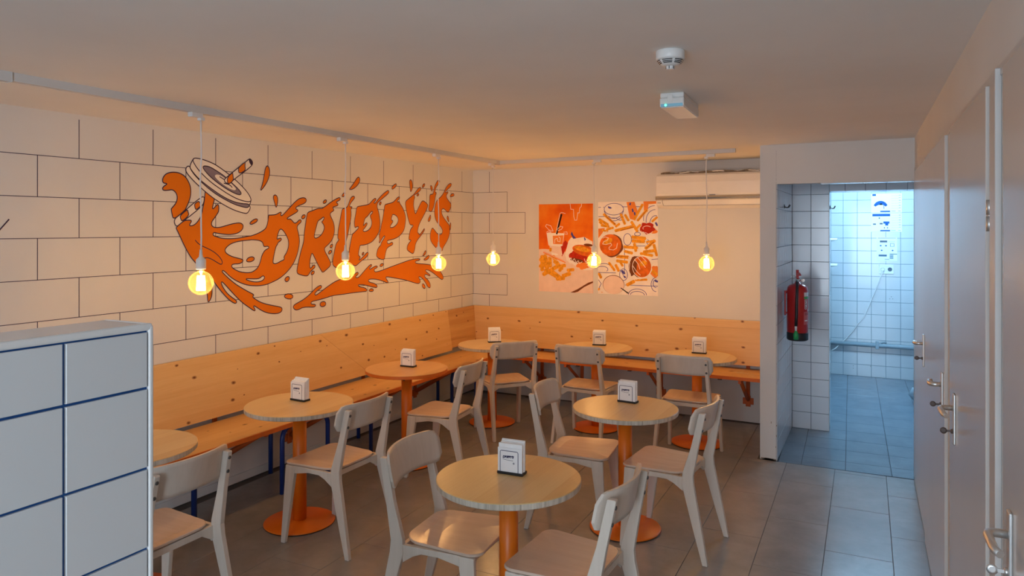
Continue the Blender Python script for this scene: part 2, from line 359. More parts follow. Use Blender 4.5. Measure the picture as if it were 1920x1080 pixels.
# ---- outlines of the flat wall mural in millimetres along the wall (y, z)
MURAL_FILLS={
 'splash':['3122,1804,3169,1839,3193,1852,3236,1853,3241,1845,3227,1827,3225,1817,3241,1814,3269,1825,3292,1847,3311,1875,3325,1907,3327,1927,3341,1980,3346,2028,3351,2076,3363,2095,3384,2103,3406,2095,3421,2071,3428,2035,3423,1994,3414,1966,3406,1937,3411,1930,3426,1942,3441,1958,3453,1963,3460,1955,3460,1930,3458,1914,3450,1902,3426,1871,3404,1848,3398,1828,3406,1812,3426,1804,3465,1804,3516,1816,3577,1831,3640,1839,3666,1829,3674,1813,3661,1785,3619,1762,3551,1754,3490,1759,3446,1765,3421,1771,3410,1761,3416,1749,3441,1741,3490,1728,3556,1725,3619,1728,3682,1736,3737,1744,3742,1743,3788,1755,3835,1771,3878,1793,3894,1815,3904,1851,3909,1881,3912,1897,3914,1897,3945,1898,3985,1902,4015,1916,4032,1923,4040,1916,4030,1901,4037,1894,4050,1897,4080,1921,4132,1964,4184,2006,4227,2032,4270,2041,4297,2037,4308,2021,4295,2001,4259,1987,4216,1974,4187,1959,4195,1948,4216,1941,4206,1927,4163,1907,4116,1887,4096,1874,4104,1868,4132,1872,4153,1857,4169,1842,4182,1838,4200,1844,4222,1862,4240,1867,4251,1858,4243,1843,4216,1827,4203,1811,4208,1788,4219,1761,4230,1710,4227,1671,4216,1625,4200,1583,4169,1531,4127,1487,4075,1448,4015,1416,3950,1396,3892,1381,3825,1377,3770,1381,3715,1388,3634,1415,3561,1455,3516,1495,3495,1508,3485,1501,3505,1481,3556,1439,3608,1402,3672,1366,3726,1338,3764,1321,3770,1311,3756,1301,3786,1281,3831,1256,3882,1238,3946,1221,4036,1200,4048,1186,4042,1166,4012,1155,3958,1157,3894,1171,3842,1194,3797,1222,3772,1237,3767,1229,3783,1206,3781,1196,3759,1206,3720,1232,3677,1259,3629,1297,3582,1341,3541,1380,3505,1415,3486,1431,3479,1421,3495,1389,3531,1345,3567,1317,3608,1291,3616,1275,3603,1267,3580,1277,3541,1303,3490,1353,3446,1401,3406,1452,3384,1486,3375,1496,3371,1487,3382,1458,3394,1425,3402,1400,3406,1367,3400,1332,3384,1305,3372,1299,3369,1310,3365,1355,3356,1407,3346,1452,3338,1487,3334,1495,3269,1573,3241,1600,3218,1632,3196,1668,3178,1699,3160,1734,3142,1767,3131,1788', '3510,1643,3521,1664,3556,1688,3608,1703,3672,1711,3737,1714,3742,1716,3788,1714,3830,1708,3854,1695,3861,1673,3868,1662,3904,1666,3917,1657,3904,1647,3878,1638,3859,1619,3844,1595,3835,1563,3823,1535,3804,1507,3770,1487,3742,1479,3704,1479,3645,1488,3598,1507,3569,1527,3572,1544,3598,1548,3634,1546,3661,1555,3672,1567,3664,1578,3619,1588,3567,1602,3526,1622', '3696,1432,3715,1424,3759,1411,3809,1405,3854,1413,3874,1434,3865,1447,3848,1446,3831,1434,3803,1429,3742,1433,3704,1437', '4032,1795,4055,1785,4080,1758,4101,1728,4111,1708,4115,1677,4109,1643,4091,1610,4070,1588,4064,1575,4071,1565,4060,1556,4030,1548,4000,1536,3975,1531,3955,1538,3954,1555,3963,1591,3975,1636,3987,1665,4002,1680,4002,1689,4030,1703,4042,1716,4032,1725,4015,1721,3992,1715,4000,1743,4002,1751,4015,1781'],
 'curl':['3055,2085,3034,2086,3024,2097,3028,2120,3047,2144,3077,2157,3116,2162,3155,2157,3191,2140,3214,2112,3230,2081,3236,2047,3232,2007,3218,1968,3196,1928,3196,1924,3155,1889,3105,1857,3094,1888,3088,1922,3090,1926,3120,1957,3133,1988,3131,2015,3116,2037,3094,2048,3072,2043,3034,2039,3024,2048,3030,2063,3057,2080'],
 'R':['4319,1926,4375,1940,4420,1955,4449,1961,4484,1959,4513,1974,4526,1979,4573,2007,4615,2027,4664,2049,4698,2059,4710,2047,4698,2034,4664,2022,4655,2014,4679,2004,4676,1990,4645,1981,4615,1976,4615,1963,4630,1953,4621,1943,4591,1930,4580,1916,4591,1893,4615,1861,4630,1828,4635,1795,4633,1758,4615,1716,4585,1684,4555,1662,4526,1646,4510,1629,4530,1592,4543,1579,4567,1545,4585,1520,4587,1495,4573,1480,4526,1452,4492,1436,4472,1457,4432,1511,4398,1564,4370,1605,4356,1578,4344,1535,4344,1480,4358,1481,4381,1502,4398,1504,4406,1493,4395,1477,4353,1456,4328,1425,4308,1419,4265,1427,4211,1442,4201,1460,4206,1494,4222,1548,4243,1613,4265,1663,4278,1702,4281,1753,4289,1796,4300,1855,4311,1898', '4501,1893,4513,1885,4495,1860,4478,1850,4498,1836,4513,1812,4507,1784,4484,1751,4449,1728,4409,1717,4393,1728,4398,1756,4415,1804,4432,1848,4443,1862,4472,1874'],
 'I':['4732,1960,4757,1969,4789,1976,4808,1998,4827,2036,4846,2065,4872,2077,4892,2073,4888,2056,4859,2033,4833,2009,4826,1988,4833,1981,4853,1985,4859,1978,4840,1960,4846,1939,4845,1897,4833,1846,4817,1795,4804,1746,4782,1697,4766,1630,4751,1555,4735,1489,4722,1466,4701,1457,4645,1471,4615,1494,4612,1507,4615,1543,4633,1605,4645,1645,4655,1670,4676,1690,4694,1705,4676,1711,4676,1748,4683,1795,4698,1841,4713,1903,4726,1945'],
 'P':['4925,1986,4964,1993,5032,2002,5080,2010,5108,2026,5143,2054,5171,2069,5189,2066,5182,2048,5157,2032,5160,2023,5178,2026,5214,2059,5264,2096,5330,2135,5367,2151,5382,2138,5367,2119,5315,2089,5250,2053,5214,2032,5206,2016,5203,1991,5217,1965,5235,1920,5246,1866,5246,1821,5235,1776,5221,1753,5178,1709,5129,1676,5066,1658,5018,1651,4964,1651,4958,1630,4944,1591,4943,1561,4964,1552,4968,1543,4951,1526,4954,1518,4991,1538,5032,1567,5066,1588,5081,1578,5066,1552,5025,1528,4978,1512,4911,1470,4879,1478,4801,1507,4800,1528,4814,1587,4833,1654,4853,1722,4866,1755,4872,1752,4911,1778,4944,1799,4944,1812,4925,1814,4898,1803,4892,1816,4886,1842,4895,1885,4908,1928,4915,1966', '5032,1888,5066,1904,5094,1929,5122,1951,5143,1950,5136,1934,5104,1914,5108,1896,5125,1870,5129,1839,5115,1808,5080,1781,5032,1768,5008,1773,5005,1784,5032,1803,5059,1830,5063,1843,5052,1848,5032,1838,5008,1816,5015,1847'],
 'P2':['5314,2016,5366,2026,5434,2038,5472,2060,5510,2089,5538,2098,5548,2088,5526,2071,5507,2054,5514,2045,5538,2055,5549,2032,5589,2000,5617,1963,5637,1921,5642,1883,5633,1836,5621,1791,5581,1749,5518,1714,5441,1695,5358,1687,5349,1673,5362,1655,5388,1656,5418,1670,5441,1662,5434,1644,5388,1631,5351,1616,5332,1587,5314,1524,5312,1517,5286,1512,5250,1517,5199,1539,5192,1557,5206,1601,5228,1628,5257,1645,5264,1667,5293,1694,5319,1723,5312,1732,5293,1721,5264,1694,5239,1663,5232,1670,5242,1699,5232,1726,5242,1771,5250,1776,5271,1844,5293,1912,5308,1976', '5434,1929,5472,1925,5507,1907,5524,1882,5514,1849,5480,1821,5434,1805,5400,1805,5397,1819,5418,1839,5441,1860,5434,1874,5418,1872,5415,1890,5426,1913'],
 'Y':['5633,2051,5669,2074,5726,2102,5775,2128,5809,2156,5851,2192,5881,2204,5900,2197,5889,2174,5842,2148,5792,2126,5780,2119,5796,2102,5780,2082,5775,2053,5771,2019,5784,1976,5802,1933,5830,1968,5868,2017,5902,2057,5928,2073,5963,2067,6015,2039,6022,2026,5989,1976,5937,1916,5885,1861,5855,1818,5841,1776,5842,1752,5859,1752,5868,1728,5894,1747,5937,1781,5956,1798,5964,1784,5937,1757,5885,1718,5826,1675,5800,1636,5796,1603,5775,1560,5759,1550,5718,1564,5669,1587,5662,1606,5677,1644,5730,1679,5726,1686,5693,1686,5693,1710,5710,1763,5722,1791,5767,1820,5759,1832,5718,1829,5693,1865,5669,1922,5645,1987'],
 "'":['6051,2137,6086,2144,6113,2145,6132,2196,6150,2237,6186,2280,6219,2298,6240,2288,6223,2261,6186,2234,6159,2202,6150,2166,6177,2165,6173,2152,6159,2131,6141,2060,6123,2014,6095,1973,6069,1965,6037,1977,6033,1997,6051,2057'],
 'S':['6210,2100,6261,2125,6317,2169,6355,2222,6404,2261,6452,2277,6470,2265,6447,2237,6394,2211,6351,2186,6346,2167,6384,2185,6404,2175,6365,2150,6370,2119,6413,2087,6457,2060,6457,2028,6428,1986,6399,1962,6355,1984,6313,2006,6280,1998,6270,1967,6289,1931,6336,1891,6394,1850,6423,1832,6438,1785,6428,1733,6394,1681,6346,1635,6298,1595,6289,1565,6251,1558,6214,1572,6141,1614,6086,1655,6060,1696,6064,1746,6086,1791,6104,1803,6132,1788,6186,1745,6242,1729,6284,1744,6294,1775,6270,1806,6214,1842,6177,1869,6150,1909,6139,1959,6143,2005,6159,2051,6182,2082'],
 'lower':['4159,1186,4172,1204,4216,1218,4268,1234,4321,1258,4367,1287,4415,1319,4466,1337,4484,1324,4470,1308,4422,1290,4400,1273,4404,1258,4435,1265,4491,1292,4561,1323,4641,1354,4722,1372,4797,1374,4867,1388,4898,1407,4930,1419,4944,1407,4930,1392,4906,1381,4914,1367,4946,1370,4986,1397,5051,1443,5109,1477,5130,1471,5117,1455,5092,1443,5101,1432,5134,1444,5185,1460,5211,1454,5202,1441,5168,1434,5158,1419,5177,1405,5185,1404,5254,1411,5342,1428,5478,1452,5619,1477,5736,1495,5846,1501,5885,1495,5871,1481,5805,1478,5800,1460,5846,1450,5970,1441,6044,1432,6163,1411,6263,1342,6314,1287,6291,1262,6240,1279,6152,1327,6044,1375,5985,1384,5975,1373,6022,1346,6065,1326,6054,1313,6001,1336,5964,1335,5964,1311,6022,1281,6065,1236,6065,1200,6044,1195,6012,1216,5959,1273,5907,1312,5861,1323,5861,1309,5892,1277,5876,1255,5836,1254,5765,1271,5619,1307,5487,1329,5342,1354,5329,1342,5360,1312,5373,1292,5333,1300,5254,1325,5168,1342,5092,1346,5076,1331,5101,1316,5160,1304,5206,1282,5202,1261,5160,1267,5068,1289,5002,1302,5002,1302,4946,1308,4938,1296,4970,1283,5027,1274,5063,1255,5055,1239,4994,1241,4875,1242,4722,1239,4619,1240,4519,1226,4435,1217,4367,1213,4354,1200,4367,1190,4408,1186,4411,1171,4388,1164,4314,1174,4262,1174,4223,1162,4184,1161'],
}
MURAL_DROPS=[
 '3958,2041,3972,2051,3990,2046,4002,2028,4002,1994,3987,1947,3970,1993,3958,2022',
 '3903,2267,3923,2238,3919,2184,3882,2120,3825,2065,3854,2128,3871,2207,3882,2252',
 '3731,1838,3770,1864,3803,1869,3805,1852,3770,1832,3739,1826',
 '4492,2010,4519,2034,4542,2029,4533,2009,4507,2000',
 '4249,1883,4265,1903,4287,1907,4295,1896,4284,1878,4262,1871',
 '3699,1566,3715,1586,3753,1594,3776,1584,3772,1567,3742,1556,3712,1557',
 '4070,1407,4091,1426,4116,1428,4124,1413,4111,1393,4088,1387',
 '4066,1279,4085,1294,4122,1295,4159,1281,4159,1260,4128,1251,4085,1262',
 '4356,1438,4375,1456,4395,1455,4395,1439,4378,1426,4361,1427',
 '4579,1647,4591,1663,4612,1667,4612,1650,4597,1635,4582,1637',
 '4558,1597,4576,1616,4597,1618,4600,1603,4582,1586,4562,1586',
 '5232,2017,5242,2037,5264,2041,5264,2024,5246,2007',
 '4990,1568,5001,1585,5018,1588,5015,1572,4998,1559',
 '4726,2075,4751,2099,4773,2104,4773,2089,4751,2067,4729,2066',
 '4953,2248,4966,2218,4934,2174,4870,2135,4815,2129,4842,2152,4888,2196,4925,2240',
 '5422,2169,5430,2190,5480,2218,5496,2214,5491,2195,5449,2168,5430,2163',
 '5705,2261,5726,2271,5746,2254,5757,2216,5751,2182,5722,2145,5714,2185,5705,2233',
 '5919,2213,5937,2238,5963,2246,5967,2230,5941,2204,5921,2204',
 '5821,2125,5842,2141,5864,2139,5859,2124,5834,2113',
 '6064,2225,6077,2233,6097,2222,6104,2194,6091,2170,6073,2198',
 '6433,2129,6447,2153,6487,2171,6520,2164,6517,2146,6487,2137',
 '6067,1940,6073,1903,6055,1875,6037,1864,6022,1872,6028,1892,6051,1918',
 '6379,1922,6394,1930,6413,1902,6415,1858,6394,1881,6375,1901',
 '6443,1864,6457,1843,6447,1785,6428,1775,6428,1822',
 '4459,1183,4477,1199,4512,1200,4531,1186,4526,1165,4494,1156,4466,1166',
 '5088,1248,5117,1262,5155,1248,5147,1233,5109,1233,5088,1240',
 '5918,1243,5938,1248,5970,1225,5975,1198,5949,1197,5923,1219',
 '5241,1460,5263,1475,5293,1477,5293,1460,5263,1448,5244,1452',
 '5975,1577,5991,1568,5975,1533,5918,1520,5949,1546',
 '6033,1531,6049,1513,6022,1487,5970,1477,5940,1487,5991,1506',
]
MURAL_LID={
 'flange':'3225,2208,3211,2208,3198,2196,3196,2173,3218,2147,3273,2100,3344,2048,3431,1995,3505,1960,3561,1937,3619,1919,3672,1908,3709,1904,3734,1937,3737,1954,3723,1967,3619,1997,3416,2079,3273,2159',
 'body':'3248,2251,3259,2264,3278,2266,3329,2262,3392,2247,3436,2233,3516,2193,3593,2147,3666,2096,3720,2048,3745,2010,3739,1984,3728,1967,3715,1947,3672,1950,3593,1967,3505,2001,3431,2035,3353,2082,3273,2143,3236,2184,3225,2208',
 'band':'3225,2206,3241,2180,3292,2132,3353,2094,3431,2050,3495,2018,3567,1991,3645,1975,3731,1975,3720,1947,3672,1950,3593,1967,3505,2001,3431,2035,3353,2082,3273,2143,3236,2184',
 'disc':'3278,2266,3259,2264,3250,2251,3255,2236,3283,2199,3329,2158,3397,2110,3465,2074,3541,2036,3619,2006,3688,1991,3734,1990,3746,2006,3720,2048,3666,2096,3593,2147,3516,2193,3436,2233,3392,2247,3329,2262',
 'grey':'3327,2210,3339,2220,3382,2218,3446,2191,3505,2162,3567,2120,3629,2077,3656,2049,3645,2036,3608,2041,3541,2065,3465,2102,3392,2146,3344,2187',
 'cream':'3423,2157,3436,2168,3465,2167,3500,2153,3556,2120,3603,2085,3608,2072,3587,2065,3536,2081,3480,2111,3441,2137',
 'straw':'3503,2133,3516,2148,3582,2196,3640,2238,3693,2274,3726,2302,3748,2293,3759,2273,3750,2253,3688,2208,3629,2170,3582,2138,3546,2107,3513,2117',
 'stripe1':'3531,2155,3577,2192,3580,2167,3585,2138,3546,2107,3531,2118',
 'stripe2':'3632,2233,3690,2276,3685,2246,3693,2214,3634,2185,3627,2212',
 'tip':'3723,2298,3737,2301,3759,2277,3750,2253,3731,2271',
 'lowstraw':'3105,1853,3155,1889,3196,1918,3246,1957,3273,1977,3344,2024,3337,1959,3292,1926,3273,1910,3169,1839,3125,1804',
 'ls1':'3153,1881,3211,1925,3214,1905,3223,1886,3169,1842,3158,1862',
 'ls2':'3264,1961,3297,1982,3308,1967,3320,1955,3276,1918,3266,1942',
}
MURAL_LINES={
 'fold':'3269,1721,3287,1701,3320,1681,3377,1659,3426,1634,3465,1604,3488,1574,3490,1556,3478,1548,3450,1562,3416,1581,3382,1597,3353,1602,3315,1589',
 'k1':'3465,2155,3485,2146,3505,2137',
 'k2':'3500,2112,3541,2106,3561,2097,3574,2085',
}
# ------------------------------------------------------------------ the room
XL, YB, YH, CZ = -4.0545, 6.92, 5.857, 2.445
YF = -3.0                                   # wall behind the camera, with the shop window
XP0, XP1 = -.839, -.713                     # partition between dining room and niche
YT, XT0, XT1 = 9.68, -.55, 1.0              # toilet room

bm = NB(); bx(bm, XL - .1, 1.2, YF - .1, YT + .1, -.12, -.004); floor = struct('floor', bm, 'fgrout')
bm = NB(); bx(bm, XL - .1, 1.2, YF - .1, YB + .1, CZ, CZ + .1); ceiling = struct('ceiling', bm, 'ceil')
bm = NB(); bx(bm, XL - .1, XL, YF - .1, YB + .1, 0, CZ); wall_left = struct('wall_left', bm, 'wall')
bm = NB(); bx(bm, XL, XP0, YB, YB + .12, 0, CZ); wall_back = struct('wall_back', bm, 'wall')
bm = NB(); bx(bm, XL, XL + .011, YF, YB, 0, .058, .003); baseboard_left = struct('baseboard_left', bm, 'wall')
# rear wall with the window opening
bm = NB()
bx(bm, XL, -1.32, YF - .1, YF, 0, CZ); bx(bm, .22, .6, YF - .1, YF, 0, CZ)
bx(bm, -1.32, .22, YF - .1, YF, 0, .28); bx(bm, -1.32, .22, YF - .1, YF, 2.42, CZ)
wall_front = struct('wall_front', bm, 'wall')
# partition end (pillar) and lintel over the niche
bm = NB(); bx(bm, XP0, XP1 - .0075, YH + .12, YB, 0, CZ); wall_partition = struct('wall_partition', bm, 'wall')
bm = NB(); XE = XP1 - .0075
prism(bm, [(XP0, 0), (XE, 0), (XE, 2.141), (.27, 2.141), (.27, CZ), (XP0, CZ)], lambda x, z, h: (x, h, z), YH, YH + .12); wall_header = struct('wall_header', bm, 'wall')
random.seed(5)
bm = NB()
for k in range(9):
    bx(bm, XP0 + .004 + random.random() * .10, XP0 + .018 + random.random() * .11, YH - .0008, YH + .001, .0, .004 + random.random() * .012)
for k in range(4):
    x = XP0 + random.uniform(.07, .12); z = random.uniform(.05, .3)
    bx(bm, x, x + .006, YH - .0006, YH + .001, z, z + random.uniform(.006, .02))
OBJ('scuff_marks', bm, 'dirt', wall_header)
# niche: tiled left side, tiled back wall, toilet behind
bm = NB(); bx(bm, XP1 - .0075, XP1 - .006, YH, YB + .0, 0, 2.40); wall_niche_left = struct('wall_niche_left', bm, 'grout')
bm = NB(); bx(bm, XP0, -.412, YB + .006, YB + .17, 0, 2.55); bx(bm, .30, 1.0, YB + .006, YB + .17, 0, 2.55)
wall_niche_back = struct('wall_niche_back', bm, 'grout')
bm = NB(); bx(bm, XP1, .30, YB + .006, YB + .32, 2.132, 2.62); wall_niche_header = struct('wall_niche_header', bm, 'grout')
bm = NB(); bx(bm, XP0, .45, YH + .12, YB + .2, CZ - .002, CZ + .12); bx(bm, XT0 - .1, XT1 + .1, YB + .15, YT + .1, 2.56, 2.66); ceiling_toilet = struct('ceiling_toilet', bm, 'ceil'); 
bm = NB(); bx(bm, .30, .36, YH, YB, 0, CZ); wall_niche_right = struct('wall_niche_right', bm, 'ntile')
bm = NB(); bx(bm, XT0 - .1, XT1 + .1, YT + .006, YT + .12, 0, 2.6); wall_toilet_back = struct('wall_toilet_back', bm, 'grout2')
bm = NB(); bx(bm, XT0 - .1, XT0, YB + .17, YT + .01, 0, 2.6); wall_toilet_left = struct('wall_toilet_left', bm, 'wtile')
bm = NB(); bx(bm, XT1, XT1 + .1, YB + .17, YT + .01, 0, 2.6); wall_toilet_right = struct('wall_toilet_right', bm, 'wtile')

_tm = {}
def tile_mesh(sx, sy, th, mat, bev=.0012):
    """a tile lying in x-y, top at z = 0, cheap chamfered block"""
    key = (round(sx, 4), round(sy, 4), round(th, 4), mat)
    if key not in _tm:
        bm = NB(); b = bev; x, y = sx / 2, sy / 2
        A = [bm.verts.new(p) for p in ((-x, -y, -th), (x, -y, -th), (x, y, -th), (-x, y, -th))]
        B = [bm.verts.new(p) for p in ((-x, -y, -b), (x, -y, -b), (x, y, -b), (-x, y, -b))]
        Ct = [bm.verts.new(p) for p in ((-x + b, -y + b, 0), (x - b, -y + b, 0), (x - b, y - b, 0), (-x + b, y - b, 0))]
        for P, Q in ((A, B), (B, Ct)):
            for k in range(4): bm.faces.new((P[k], P[(k + 1) % 4], Q[(k + 1) % 4], Q[k]))
        bm.faces.new(Ct)
        me = bpy.data.meshes.new('tile'); bm.to_mesh(me); bm.free(); me.materials.append(MT[mat]); _tm[key] = me
    return _tm[key]
def tile(parent, u0, u1, v0, v1, place, mat, th=.0055, gap=.0015):
    """place(u, v) -> (location, euler) of the tile centre"""
    if u1 - u0 < .012 or v1 - v0 < .012: return
    me = tile_mesh(u1 - u0 - 2 * gap, v1 - v0 - 2 * gap, th, mat)
    o = bpy.data.objects.new('tile', me); COL.objects.link(o); o.parent = parent
    loc, rot = place((u0 + u1) / 2, (v0 + v1) / 2); o.location = loc; o.rotation_euler = rot
# orientation of a tile lying in x-y: facing -Y: rotate +90 about X ; facing +X: u along Y, v along Z
def face_ny(y): return lambda u, v: ((u, y, v), (PI / 2, 0, 0))
def face_px(x): return lambda u, v: ((x, u, v), (PI / 2, 0, PI / 2))

# main floor: long greige tiles in running bond, slightly turned against the walls
def fl(a, x0, y0):
    def g(u, v): return ((x0 + u * math.cos(a) - v * math.sin(a), y0 + u * math.sin(a) + v * math.cos(a), 0), (0, 0, a))
    return g
PW, PL = .3385, .716
main_fl = fl(math.radians(.95), -.304, 5.82)
for i in range(-11, 2):
    off = -.742 if i % 2 == 0 else -1.098
    for j in range(-7, 3):
        v0 = off + j * PL; v1 = v0 + PL
        vmax = .036 if i >= -1 else 1.1
        if i == -2: vmax = .036
        v1 = min(v1, vmax)
        if v1 - v0 < .02: continue
        u0, u1 = i * PW, (i + 1) * PW
        if i == 1: u1 = u0 + .26
        if i == -11: u0 = u0 + .02
        if v0 + 5.82 < .25: continue
        tile(floor, u0, u1, v0, v1, main_fl, 'ftile', .004, .0011)
for v0, v1 in ((.04, .334), (.334, 1.06)):
    tile(floor, -2 * PW, -.552, v0, v1, main_fl, 'ftile', .004, .0011)
# niche and toilet floor: square slate tiles
bm = NB(); bx(bm, XP1 - .006, XT1, YH + .0, YT, -.0039, -.0022); struct('floor_toilet', bm, 'sgrout'); floor_t = bpy.data.objects['floor_toilet']
tfl = fl(math.radians(1.95), -.234, 5.862)
for i in range(-2, 4):
    for j in range(-1, 13):
        v0 = .216 + (j - 1) * .3115; v1 = v0 + .3115
        v0 = max(v0, .004)
        u0, u1 = i * .307, (i + 1) * .307
        if i == -2: u0 = -.47
        if v1 - v0 < .02: continue
        tile(floor_t, u0, u1, v0, v1, tfl, 'stile', .0020, .0014)
# niche wall tiles, 15 cm squares
for k in range(16):
    z0, z1 = .15 * k, min(.15 * (k + 1), 2.40)
    for u0, u1 in ((XP1, XP1 + .157), (XP1 + .157, -.406)):
        tile(wall_niche_back, u0, u1, z0, z1, face_ny(YB), 'ntile')
    for j in range(8):
        y0 = max(YB - .15 * (j + 1), YH); y1 = YB - .15 * j
        tile(wall_niche_left, y0, y1, z0, z1, face_px(XP1), 'ntile', .0065)
# tiles on the lintel face and on its underside
xs = [-.406, -.279, -.119, .041, .201, .30]
for a, b in zip(xs, xs[1:]):
    tile(wall_niche_header, a, b, 2.127, 2.277, face_ny(YB), 'ntile')
    tile(wall_niche_header, a, b, 2.277, 2.42, face_ny(YB), 'ntile')
    for y in (6.925, 7.08):
        tile(wall_niche_header, a, b, y, y + .155, lambda u, v: ((u, v, 2.1265), (PI, 0, 0)), 'ntile')
for k in range(14):
    tile(wall_niche_back, YB + .004, YB + .165, .15 * k, .15 * (k + 1), face_px(-.406), 'ntile')
bm = NB(); bx(bm, -.4095, -.4045, YB - .002, YB + .004, 0, 2.13, .001); struct('trim_1', bm, 'frame')
# soffit strip of the first lintel
for a, b in zip(xs, xs[1:]):
    tile(wall_header, a, b, YH + .004, YH + .116, lambda u, v: ((u, v, 2.1355), (PI, 0, 0)), 'ntile')
# toilet wall
ux = [XT0, -.412, -.257, -.102, .053, .208, .363, .518, .673, .828]
for a, b in zip(ux, ux[1:]):
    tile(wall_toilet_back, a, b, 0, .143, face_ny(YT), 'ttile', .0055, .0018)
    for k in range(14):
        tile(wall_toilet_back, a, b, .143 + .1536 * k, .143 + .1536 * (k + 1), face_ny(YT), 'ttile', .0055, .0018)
bm = NB()
for x, z in ((.11, .98), (.095, .955), (.125, .955), (-.30, .12), (-.30, .09), (-.11, .13)):
    lathe(bm, [(.004, 0), (.004, -.001)], 6, (x, YT - .0002, z), 0, 'Y')
OBJ('screw_hole', bm, 'dark', wall_toilet_back)
# fluorescent fitting under the toilet ceiling, above the lintel line
t = thing('tube_light', 'cool white fluorescent tube light on toilet ceiling', 'light', (-.05, 8.2, 2.56))
bm = NB(); bx(bm, -.5, .5, -.06, .06, -.045, 0, .006); OBJ('housing', bm, 'white', t)
bm = NB(); tube(bm, [(-.47, 0, -.062), (.47, 0, -.062)], .014, 10); OBJ('tube', bm, 'tube', t)

# painted joint lines on the left and back wall
def strips_left(bm, y0, y1, z0, z1, w):
    if abs(z0 - z1) < 1e-6: bx(bm, XL, XL + .0008, y0, y1, z0 - w / 2, z0 + w / 2)
    else: bx(bm, XL, XL + .0008, y0 - w / 2, y0 + w / 2, z0, z1)
Z0, RH = 2.195, .2253
rows = [Z0 - RH * k for k in range(7)]
VA = [2.494 - .466, 2.494, 2.960, 3.435, 3.906, 4.371, 4.838, 5.301, 5.766, 6.222, 6.681]
VB = [2.268, 2.74, 3.199, 3.668, 4.140, 4.606, 5.073, 5.539, 6.001, 6.458]
bm = NB(); LW = .0042
for k in range(6): strips_left(bm, 1.2, YB, rows[k], rows[k], LW)
for y in VA[1:]: strips_left(bm, y, y, rows[0], 2.417, LW)
for k in range(6):
    top, bot = rows[k], (rows[k + 1] if k < 5 else .93)
    for y in (VB if k % 2 == 0 else VA): strips_left(bm, y, y, bot, top, LW)
OBJ('painted_tile_lines', bm, 'line', wall_left)
bm = NB()
def bl(x0, x1, z0, z1):
    if x0 == x1: bx(bm, x0 - LW / 2, x0 + LW / 2, YB - .0008, YB, z0, z1)
    else: bx(bm, x0, x1, YB - .0008, YB, z0 - LW / 2, z0 + LW / 2)
xa, xb, xc = -3.845, -3.623, -3.405
bl(xa, xa, rows[0], 2.423); bl(XL, xb, rows[0], rows[0]); bl(xb, xb, rows[1], rows[0])
bl(XL, xc, rows[1], rows[1]); bl(xa, xa, rows[2], rows[1]); bl(xc, xc, rows[2], rows[1]); bl(XL, xc, rows[2], rows[2])
bl(xb, xb, rows[3], rows[2]); bl(XL, xb, rows[3], rows[3]); bl(xa, xa, rows[4], rows[3]); bl(XL, xb, rows[4], rows[4])
bl(xb, xb, rows[5], rows[4]); bl(XL, xb, rows[5], rows[5]); bl(xa, xa, .93, rows[5])
for k in (0, 2, 4): bl(XL + .003, XL + .003, rows[k + 1], rows[k])
OBJ('painted_tile_lines', bm, 'line', wall_back)

# ------------------------------------------------------------------ wall of doors on the right
RA = math.atan2(1, -.0185); RO = (.215, 5.857, 0)
def rs(name, bm, mats, **kw):
    o = struct(name, bm, mats, **kw); o.location = RO; o.rotation_euler = (0, 0, RA); return o
bm = NB(); bx(bm, -8.95, .12, -.12, 0, 0, CZ); wall_right = rs('wall_right', bm, 'wall')
DT = 2.20
def door(n, far, near, proud, handle_u, toward_far, key, hz0, hinge=None):
    bm = NB(); bx(bm, -near, -far, .0, proud, .012, DT, .002)
    d = rs(f'door_{n}', bm, 'door')
    bm = NB(); bx(bm, -handle_u - .018, -handle_u + .018, proud, proud + .008, hz0 - .135, hz0 + .055, .003, 0, 2); OBJ('handle_plate', bm, 'satin', d)
    s = 1 if toward_far else -1
    bm = NB(); z = hz0; y = proud + .008
    tube(bm, [(-handle_u, y, z), (-handle_u, y + .026, z), (-handle_u + s * .008, y + .038, z), (-handle_u + s * .026, y + .042, z), (-handle_u + s * .095, y + .038, z - .004), (-handle_u + s * .115, y + .030, z - .006)], [.010, .010, .0105, .0105, .010, .009], 10)
    OBJ('door_handle', bm, 'satin', d, smooth=False)
    bm = NB(); z = hz0 - .087
    lathe(bm, [(.009, 0), (.009, .006), (.005, .008)], 12, (-handle_u, y - .001, z), 0, 'Y')
    bx(bm, -handle_u - .0015, -handle_u + .0015, y, y + .02, z - .004, z + .004)
    lathe(bm, [(.006, -.0015), (.012, -.0015), (.012, .0015), (.006, .0015)], 14, (-handle_u, y + .03, z), 0, 'X')
    k = OBJ('key', bm, key, d); k['label'] = 'key left in the lock'
    if hinge:
        for hz in (1.835, .35):
            bm = NB(); hx_, hy_ = -near - .007, .0085
            tube(bm, [(hx_, hy_, hz - .044), (hx_, hy_, hz - .003)], .0075, 12); tube(bm, [(hx_, hy_, hz + .003), (hx_, hy_, hz + .044)], .0075, 12)
            tube(bm, [(hx_, hy_, hz - .003), (hx_, hy_, hz + .003)], .0062, 12)
            bx(bm, -near - .034, -near - .006, .0012, .0030, hz - .034, hz + .004, .0006)
            OBJ('hinge', bm, 'satin', d)
    return d
d1 = door(1, .05, 1.125, .006, .985, True, 'keydark', 1.118)
d2 = door(2, 1.145, 2.270, .014, 2.20, True, 'keydark', 1.113)
d3 = door(3, 2.500, 3.450, .0165, 2.70, False, 'keydark', 1.122, -1)
d4 = door(4, 3.725, 4.70, .016, 3.845, False, 'satin', 1.086, -1)
def frame(n, a, b, proud):
    bm = NB(); bx(bm, -b, -a, 0, proud, 0, DT + .02, .002); return rs(f'trim_{n}', bm, 'frame')
